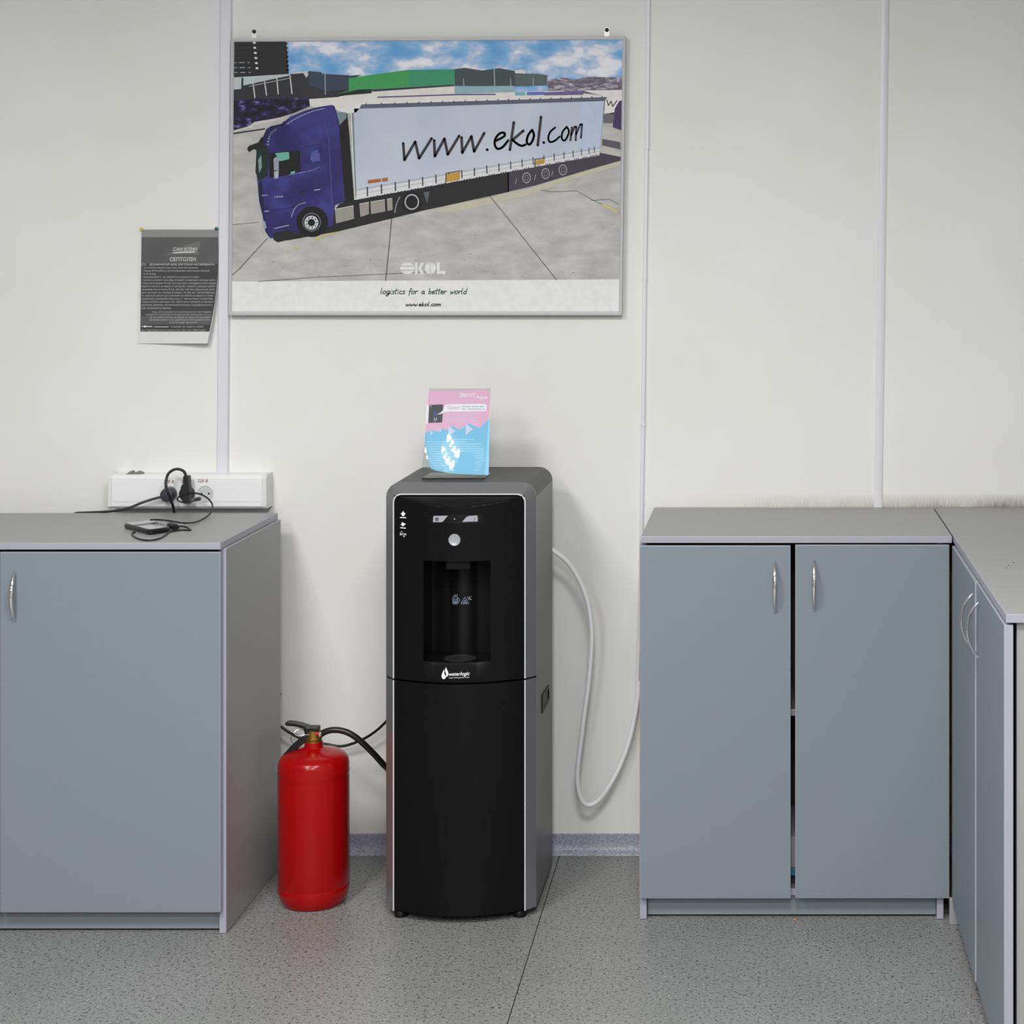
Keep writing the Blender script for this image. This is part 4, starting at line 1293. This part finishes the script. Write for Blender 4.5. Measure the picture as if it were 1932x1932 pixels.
# ================================================================== acrylic leaflet stand on the dispenser
ac = thing('leaflet_stand', 'clear acrylic stand holding a pink and blue leaflet on top of the water dispenser', 'leaflet stand')
def acrylic():
    m = bpy.data.materials.new('clear_acrylic')
    m.use_nodes = True
    nt = m.node_tree
    nt.nodes.clear()
    tr = nt.nodes.new('ShaderNodeBsdfTransparent')
    tr.inputs[0].default_value = (.95, .965, .965, 1)
    gl = nt.nodes.new('ShaderNodeBsdfGlossy')
    gl.inputs['Roughness'].default_value = .015
    fr = nt.nodes.new('ShaderNodeFresnel')
    fr.inputs['IOR'].default_value = 1.49
    mx = nt.nodes.new('ShaderNodeMixShader')
    out = nt.nodes.new('ShaderNodeOutputMaterial')
    nt.links.new(fr.outputs[0], mx.inputs[0])
    nt.links.new(tr.outputs[0], mx.inputs[1])
    nt.links.new(gl.outputs[0], mx.inputs[2])
    nt.links.new(mx.outputs[0], out.inputs[0])
    return m
ACR = acrylic()
SZ0, SZ1, SY0, SK = 1.0222, 1.2325, -.371, .457
SXL, SXR = -.8330, -.6830
def bow(x):          # the thin sheet is bowed very slightly
    return -.0016 * (1 - ((x - (SXL + SXR) / 2) / .075) ** 2)
def onsheet(u, v, back=0.0):
    k = (v - CY) / FPX
    y0 = SY0 + back
    z = (CAMH - k * (CAMD + y0 - SK * SZ0)) / (1 + SK * k)
    return at(u, v, y0 + SK * (z - SZ0))
T = .0022
bm = bmesh.new()
nx = 14
front, rear = [], []
for z in (SZ0 + .0002, SZ1):
    front.append([bm.verts.new((SXL + (SXR - SXL) * i / nx, SY0 + SK * (z - SZ0) + bow(SXL + (SXR - SXL) * i / nx), z)) for i in range(nx + 1)])
    rear.append([bm.verts.new((SXL + (SXR - SXL) * i / nx, SY0 + SK * (z - SZ0) + T + bow(SXL + (SXR - SXL) * i / nx), z)) for i in range(nx + 1)])
for i in range(nx):
    bm.faces.new((front[0][i], front[0][i + 1], front[1][i + 1], front[1][i]))
    bm.faces.new((rear[0][i + 1], rear[0][i], rear[1][i], rear[1][i + 1]))
    bm.faces.new((front[1][i], front[1][i + 1], rear[1][i + 1], rear[1][i]))
    bm.faces.new((front[0][i + 1], front[0][i], rear[0][i], rear[0][i + 1]))
for q in (0, nx):
    bm.faces.new((front[0][q], front[1][q], rear[1][q], rear[0][q]))
obj('front_sheet', bm, ACR, ac)
boxo('foot_plate', SXL, SXR, SY0 + .0026, -.262, SZ0, SZ0 + .0022, ACR, ac)
bm = bmesh.new()
prism(bm, [Vector((SXL, SY0 + SK * (z - SZ0) + d, z)) for z, d in ((SZ0 + .0025, .0068), (SZ1, .0068), (SZ1, .0085), (SZ0 + .0025, .0085))], (SXR - SXL, 0, 0))
obj('rear_sheet', bm, ACR, ac)

def curl(u, v):
    """the paper sags away from the sheet at the lower left"""
    t = max(0.0, (v - 835) / 62.0) * max(0.0, (885 - u) / 85.0)
    return .0030 + .0018 * min(1.0, t)
def lf(u, v, lvl):
    return onsheet(u, v, curl(u, v) - .00012 * lvl)
LE = [(737, 808.5), (760, 806.5), (790, 804), (815, 802), (835, 801.5), (843, 802.5), (850, 804.6), (858, 806.4), (868, 808), (878, 810), (884, 813), (888, 822), (891, 838), (894, 858), (896, 900)]
def ledge(v):
    for (a, x), (b, y) in zip(LE[:-1], LE[1:]):
        if v <= b:
            return x + (y - x) * (v - a) / (b - a)
    return LE[-1][1]
def redge2(v):
    return 925 - (v - 737) * .019
def leaf(k, top, v1, lvl, nv=40, nu=16):
    vs, fs = [], []
    for j in range(nv + 1):
        for i in range(nu + 1):
            t = i / nu
            vt = top(t)
            v = vt + (v1 - vt) * j / nv
            u = ledge(v) + (redge2(v) - ledge(v)) * t
            vs.append(lf(u, v, lvl))
    for j in range(nv):
        for i in range(nu):
            a = j * (nu + 1) + i
            fs.append([a, a + 1, a + nu + 2, a + nu + 1])
    return (k, vs, fs)
def ridge(t):
    pts = [(0, 817), (.10, 811), (.19, 815), (.26, 808), (.34, 812), (.42, 803), (.53, 811), (.68, 798.5), (.84, 808), (1.0, 789)]
    for (a, x), (b, y) in zip(pts[:-1], pts[1:]):
        if t <= b:
            return x + (y - x) * (t - a) / (b - a)
    return 789
LM = [mat('leaflet_pink', (238, 184, 214), .5, noise=.03, nscale=10), mat('leaflet_blue', (128, 200, 236), .5, noise=.03, nscale=10), mat('leaflet_white', (246, 246, 250), .5, noise=.005),
      mat('leaflet_dark', (62, 62, 72), .5, noise=.05), mat('leaflet_grey_ink', (176, 168, 180), .5, noise=.01), mat('leaflet_lilac', (222, 220, 242), .5, noise=.01), mat('leaflet_rose_ink', (222, 130, 172), .5, noise=.01), mat('leaflet_indigo', (92, 104, 200), .5, noise=.02),
      mat('leaflet_pale_blue', (196, 232, 248), .5, noise=.01)]
F = [leaf(0, lambda t: 737 - 1.6 * t, 896, 0), leaf(1, ridge, 896, 1, 30, 60)]
for q in ([(846.5, 803), (859.5, 813), (846, 822)], [(878.5, 798.5), (892, 810), (879, 820)], [(828.5, 808.5), (834, 812), (829, 815.5)], [(812.5, 812), (818, 816.5), (812, 820.5)]):
    F.append(pg(5, q, lf, 2))
F.append(text(2, 'BWT', 876, 749.2, 7.4, lf, 2, width=22, bold=.014, slope=-.01))
F.append(text(2, 'Aqua', 897.5, 752, 6.4, lf, 2, width=22, bold=.010, shear=.1))
F.append(ell(2, (870.6, 745), 4.0, 4.2, lf, 2, 20, .55))
F.append(pg(2, [(866.4, 740.6), (868.4, 741.4), (868.2, 749), (866.4, 749.4)], lf, 2))
F.append(pg(3, [(810, 764), (836, 763), (835.4, 780), (834, 797), (808, 798)], lf, 2))
F.append(pg(2, [(805.6, 763), (809.6, 764), (807.6, 798), (803.6, 800)], lf, 2))
F.append(ell(2, (813.2, 766.4), 1.0, 1.0, lf, 3, 10))
F.append(stroke(7, [(818.5, 777), (822.5, 779), (821.5, 784)], 2.2, lf, 3))
F.append(stroke(5, [(819.6, 788), (819.4, 792), (823, 792), (823.8, 787.6)], 1.2, lf, 3))
F.append(stroke(5, [(818, 794.8), (823, 794.8)], .6, lf, 3))
F.append(pg(2, [(841, 763.4), (846, 762.6), (914, 762), (918.4, 764.5), (918, 773), (915, 775.8), (846, 776.8), (838, 777.4), (833, 781), (824, 782.2), (831, 778.6), (836, 774), (838.6, 767)], lf, 3))
F.append(text(6, 'Привіт!', 843.5, 771.8, 5.6, lf, 4, width=25, shear=.3))
for v, segs in ((767.2, ((871.5, 888), (890, 903), (905, 914))), (771.8, ((871.5, 880), (882, 908), (910, 914)))):
    for a, b in segs:
        F.append(stroke(4, [(a, v), (b, v)], 1.5, lf, 4, round_=False))
for k, (a, b) in enumerate(((840, 904), (839.5, 900), (839, 903), (839, 897), (838.6, 902))):
    F.append(stroke(5, [(a, 781 + k * 3.5), (b, 780.4 + k * 3.5)], .9, lf, 2, round_=False))
for k, (a, b) in enumerate(((842, 894), (806, 881), (806, 908), (806, 904), (806, 914), (808, 912), (809, 914), (806, 911), (807, 912), (809, 917), (812, 908), (814, 910), (818, 908), (836, 905))):
    F.append(stroke(8, [(a, 829.4 + k * 4.45), (b, 828.8 + k * 4.45)], 1.1, lf, 2, round_=False))
flat('leaflet', F, LM, ac)

# ================================================================== socket box on the wall
sb = thing('socket_box', 'white wall-mounted trunking box with a row of sockets above the left cabinet', 'socket box')
WHT = mat('white_plastic', (240, 240, 242), .3, noise=.005)
bx0, bx1, bz0, bz1, bf = -1.703, -1.2945, .9075, .9945, -.060
bm = bmesh.new()
sec = [(-.0005, bz0 + .004), (-.006, bz0), (bf + .006, bz0), (bf, bz0 + .006), (bf, bz0 + .0165), (bf + .0012, bz0 + .017), (bf + .0012, bz1 - .0265), (bf, bz1 - .026), (bf, bz1 - .010), (bf + .008, bz1 - .001), (bf + .016, bz1), (-.0005, bz1)]
loft(bm, [[(x, y, z) for y, z in sec] for x in (bx0 + .010, bx1 - .011)], True, True, True)
obj('box_body', bm, WHT, sb, smooth=True)
for xa, xb in ((bx0, bx0 + .0098), (bx1 - .0108, bx1)):
    bm = bmesh.new()
    prism(bm, [Vector((xa, y * 1.012, z)) for y, z in ((-.0005, bz0 - .001), (bf + .006, bz0 - .001), (bf, bz0 + .005), (bf, bz1 - .010), (bf + .008, bz1 + .0005), (-.0005, bz1 + .001))], (xb - xa, 0, 0))
    obj('end_cap', bm, mat('end_cap_plastic', (228, 228, 226), .35, noise=.005), sb, bevel=.0012)
zc = (bz0 + .017 + bz1 - .0265) / 2
for xa, xb in ((bx0 + .0115, at(303, 930, bf).x), (at(405, 930, bf).x, bx1 - .0125)):
    boxo('blank_cover', xa, xb, bf - .0006, bf + .004, bz0 + .0175, bz1 - .027, WHT, sb, bevel=.0006)
for u in (320.5, 354, 387.5):
    c = at(u, 931, bf)
    bm = bmesh.new()
    box(bm, c.x - .0222, c.x + .0222, bf - .0014, bf + .004, bz0 + .0172, bz1 - .0267)
    md = obj('socket_module', bm, WHT, sb, bevel=.0008)
    bm = bmesh.new()
    lathe(bm, [(.0202, .0014), (.0208, .0026), (.0196, .0026), (.0186, .0016), (.0184, -.010 + .0116), (.002, .00165)], (c.x, bf, zc), 'y', 36)
    obj('socket_well', bm, mat('socket_well', (206, 206, 208), .35, noise=.01), md, smooth=True)
    for q in (-.0095, .0095):
        latheo('contact_hole', [(.0026, .0016), (.0026, .0020), (.0005, .0020)], (c.x + q, bf, zc), mat('contact_black', (20, 20, 20), .6, noise=.03), md, 'y', 14)
RINK = mat('red_print', (150, 16, 28), .5, noise=.02)
def rb(u, v, l):
    return at(u, v, bf - .0005 - l)
flat('voltage_lettering', [text(0, '220 B', u, v, 5.8, rb, 0, width=19.5, shear=.2, bold=.008) for u, v in ((308.5, 911.4), (341.5, 911.4), (372.6, 909.8))], [RINK], sb)
# grey clip resting on the box
bm = bmesh.new()
a, b = at(236.5, 900, -.045), at(269, 900, -.045)
pts = [(236.5, 899.2), (269, 899.4), (266.5, 897), (259.5, 894), (257, 895.6), (256.6, 897.4), (250, 897.2), (249.4, 894.6), (246, 893.6), (243.4, 895), (241, 897.4)]
prism(bm, [Vector((at(u, v, -.045).x, -.045, at(u, v, -.045).z - at(0, 899.3, -.045).z + bz1 + .0002)) for u, v in pts], (0, .020, 0))
o = obj('cable_clip', bm, mat('grey_clip', (120, 120, 118), .5, noise=.04), bevel=.0006)
tag(o, 'small grey plastic clip lying on top of the white socket box', 'clip')

# ================================================================== plugs and leads
CORD = mat('grey_black_cord', (52, 53, 58), .4, noise=.03)
PLUG = mat('black_rubber', (24, 24, 26), .45, noise=.03)
p1 = thing('power_plug', 'round black plug in the leftmost socket with its cord trailing off to the left', 'plug', 'black plugs in the socket box')
c = at(320.8, 932.6, bf - .004)
latheo('plug_body', [(.0165, .0002), (.0180, .002), (.0180, .020), (.0160, .030), (.0090, .0335), (.001, .034)], (c.x, bf - .0028, zc - .0005), mat('plug_grey', (58, 60, 66), .45, noise=.03), p1, 'y', 32)
tubeo('cord_relief', [at(311, 935, bf - .022), at(306, 937, bf - .022), at(302.5, 938.2, bf - .022)], lambda t: .0056 - .0016 * t, CORD, p1)
tubeo('cord', [at(303.5, 937.6, bf - .022), at(285, 942.6, bf - .026), at(265, 949.5, bf - .032), at(246, 957.4, bf - .034), at(228, 962, bf - .032), at(205, 965, bf - .026), at(180, 966.5, bf - .022), at(158, 967.5, bf - .018), at(140, 969.5, bf - .016), at(120, 985, bf - .014), at(110, 1010, bf - .012)], .0034, CORD, p1)
p2 = thing('power_plug', 'black angled plug in the middle socket with a cord arching up over it', 'plug', 'black plugs in the socket box')
c = at(354, 931, bf)
latheo('plug_body', [(.0170, .0002), (.0185, .002), (.0185, .016), (.016, .022), (.001, .0225)], (c.x + .002, bf - .0028, zc + .001), PLUG, p2, 'y', 32)
bm = bmesh.new()
pts = [(340.5, 920), (342.5, 915), (345, 914.5), (345, 900), (346, 898), (354.5, 898), (355.5, 900), (356, 914), (357, 920), (357.2, 948), (352, 949.6), (344, 947), (340.8, 940)]
prism(bm, [at(u, v, bf - .046) for u, v in pts], (0, .021, 0))
obj('plug_handle', bm, PLUG, p2, bevel=.003)
tubeo('cord', [at(350.4, 902, bf - .036), at(349.5, 894, bf - .036), at(345, 888, bf - .037), at(335, 885, bf - .040), at(325, 887.5, bf - .046), at(317, 895, bf - .054), at(313.4, 907, bf - .062), at(313.6, 920, bf - .066), at(318, 933, bf - .064), at(323, 945, bf - .050), at(326.5, 955, bf - .032), at(328.5, 966, bf - .022), at(329, 980, bf - .016), at(329, 1010, bf - .012)], .0036, PLUG, p2)

# charging lead from the plug down to the device on the cabinet
def on_top(u, v, z):
    s = (CAMH - z) / (v - CY)
    return Vector(((u - CX) * s, s * FPX - CAMD, z))
TZ = .902
cl = thing('charging_lead', 'thin black charging lead looping from the middle plug onto the left cabinet top', 'cable')
tubeo('lead', [at(352, 932, bf - .0478), at(358, 930.5, bf - .050), at(370, 930.5, bf - .054), at(384, 935, bf - .062), at(395, 943, bf - .078), at(401, 954, bf - .100), at(398, 966, bf - .135),
               at(390, 975, bf - .165), at(377, 982, bf - .195), on_top(362, 986.2, TZ + .006), on_top(345, 986.6, TZ + .010), on_top(328, 984, TZ + .013), on_top(310, 981.5, TZ + .0185), on_top(296, 980.5, TZ + .019), on_top(284, 980.8, TZ + .0175)], .0021, PLUG, cl)
tubeo('short_lead', [at(352, 931, bf - .0478), at(345, 933, bf - .049), at(336.5, 938, bf - .050), at(334.8, 943, bf - .050), at(341, 946.8, bf - .050), at(351, 949, bf - .051), at(358, 948.5, bf - .050), at(364, 945.5, bf - .048)], .0020, PLUG, cl)
bm = bmesh.new()
pts = [(363.5, 943.5), (367, 939.5), (376.5, 938), (378, 939), (378, 944.4), (376.8, 945.2), (368, 946.4), (364.5, 946.6)]
prism(bm, [at(u, v, bf - .050) for u, v in pts], (0, .007, 0))
obj('connector', bm, mat('connector_dark', (56, 57, 60), .4, noise=.03), cl, bevel=.001)
# loops of thin lead lying on the cabinet
tubeo('lead_loop', [on_top(255, 1004, TZ + .0022), on_top(251, 1005, TZ + .0022), on_top(249, 1008, TZ + .0022), on_top(256, 1014, TZ + .0022), on_top(270, 1018.6, TZ + .0022), on_top(288, 1019, TZ + .0022), on_top(303, 1015, TZ + .0022), on_top(314, 1008, TZ + .0022), on_top(319, 1003.5, TZ + .0022)], .0020, PLUG, cl)
tubeo('lead_loop', [on_top(330, 993.6, TZ + .006), on_top(342, 992.8, TZ + .0035), on_top(352, 994.6, TZ + .0022), on_top(359, 999, TZ + .0022), on_top(357.5, 1000.4, TZ + .0022), on_top(345, 999.8, TZ + .0022), on_top(330, 1001.5, TZ + .0022), on_top(320, 1003.4, TZ + .0022)], .0020, PLUG, cl)
a, b = on_top(319, 990.5, TZ + .009), on_top(334, 995.0, TZ + .008)
bm = bmesh.new()
tube(bm, [a, a.lerp(b, .15), a.lerp(b, .5), a.lerp(b, .85), b], lambda t: (.0085 if .1 < t < .9 else .006, .0078 if .1 < t < .9 else .005), 12)
obj('lead_adapter', bm, PLUG, cl, smooth=True)

# flat black device lying on the cabinet
dv = thing('handheld_device', 'flat black glossy handheld device lying on the left cabinet top', 'device')
A_, B_, C_, D_ = Vector((-1.556, -.357, 0)), Vector((-1.452, -.470, 0)), Vector((-1.418, -.420, 0)), Vector((-1.505, -.304, 0))
def rquad(q, r, z, n=5):
    out = []
    for i in range(4):
        p0, p, p1 = q[i - 1], q[i], q[(i + 1) % 4]
        d0, d1 = (p0 - p).normalized(), (p1 - p).normalized()
        for k in range(n + 1):
            t = k / n
            a = p + d0 * r * (1 - t) ** 2 + d1 * r * t ** 2
            out.append(Vector((a.x, a.y, z)))
    return out
Q = [A_, B_, C_, D_]
cen = sum(Q, Vector()) / 4
def sc(q, f):
    return [cen + (p - cen) * f for p in q]
bm = bmesh.new()
loft(bm, [rquad(sc(Q, .95), .012, TZ + .0005), rquad(sc(Q, 1.0), .014, TZ + .004), rquad(sc(Q, 1.0), .014, TZ + .0095), rquad(sc(Q, .955), .012, TZ + .0125)], True, True, True)
obj('device_body', bm, mat('device_black', (18, 18, 20), .3, noise=.03), dv, smooth=True)
bm = bmesh.new()
prism(bm, rquad(sc(Q, .90), .010, TZ + .0126), (0, 0, .0006))
obj('device_glass', bm, mat('device_sheen', (150, 152, 154), .12, spec=.8, noise=.02), dv)  # pale grey paints the reflection on the black device's top
def band(t, w):
    e0, e1 = A_.lerp(B_, t), D_.lerp(C_, t)
    f0, f1 = A_.lerp(B_, t + w), D_.lerp(C_, t + w)
    return [e0.lerp(e1, .07), e0.lerp(e1, .93), f1.lerp(f0, .07), f1.lerp(f0, .93)]
bm = bmesh.new()
prism(bm, [Vector((p.x, p.y, TZ + .0133)) for p in band(.34, .13)], (0, 0, .0004))
obj('device_band', bm, mat('device_band', (30, 30, 32), .3, noise=.03), dv)

# ================================================================== origins: put every thing's origin at its base
bpy.context.view_layer.update()
def descend(o):
    out = [o]
    for c in o.children:
        out += descend(c)
    return out
for root in [o for o in bpy.data.objects if o.parent is None and o.type in ('MESH', 'EMPTY') and o.get('kind') != 'structure']:
    lo, hi = Vector((1e9,) * 3), Vector((-1e9,) * 3)
    for o in descend(root):
        if o.type == 'MESH':
            for v in o.data.vertices:
                for i in range(3):
                    lo[i] = min(lo[i], v.co[i])
                    hi[i] = max(hi[i], v.co[i])
    base = Vector(((lo.x + hi.x) / 2, (lo.y + hi.y) / 2, lo.z))
    if root.type == 'EMPTY':
        root.location = base
        for c in root.children:
            c.location = -base
    else:
        for v in root.data.vertices:
            v.co -= base
        root.location = base
        for c in root.children:
            c.location = -base
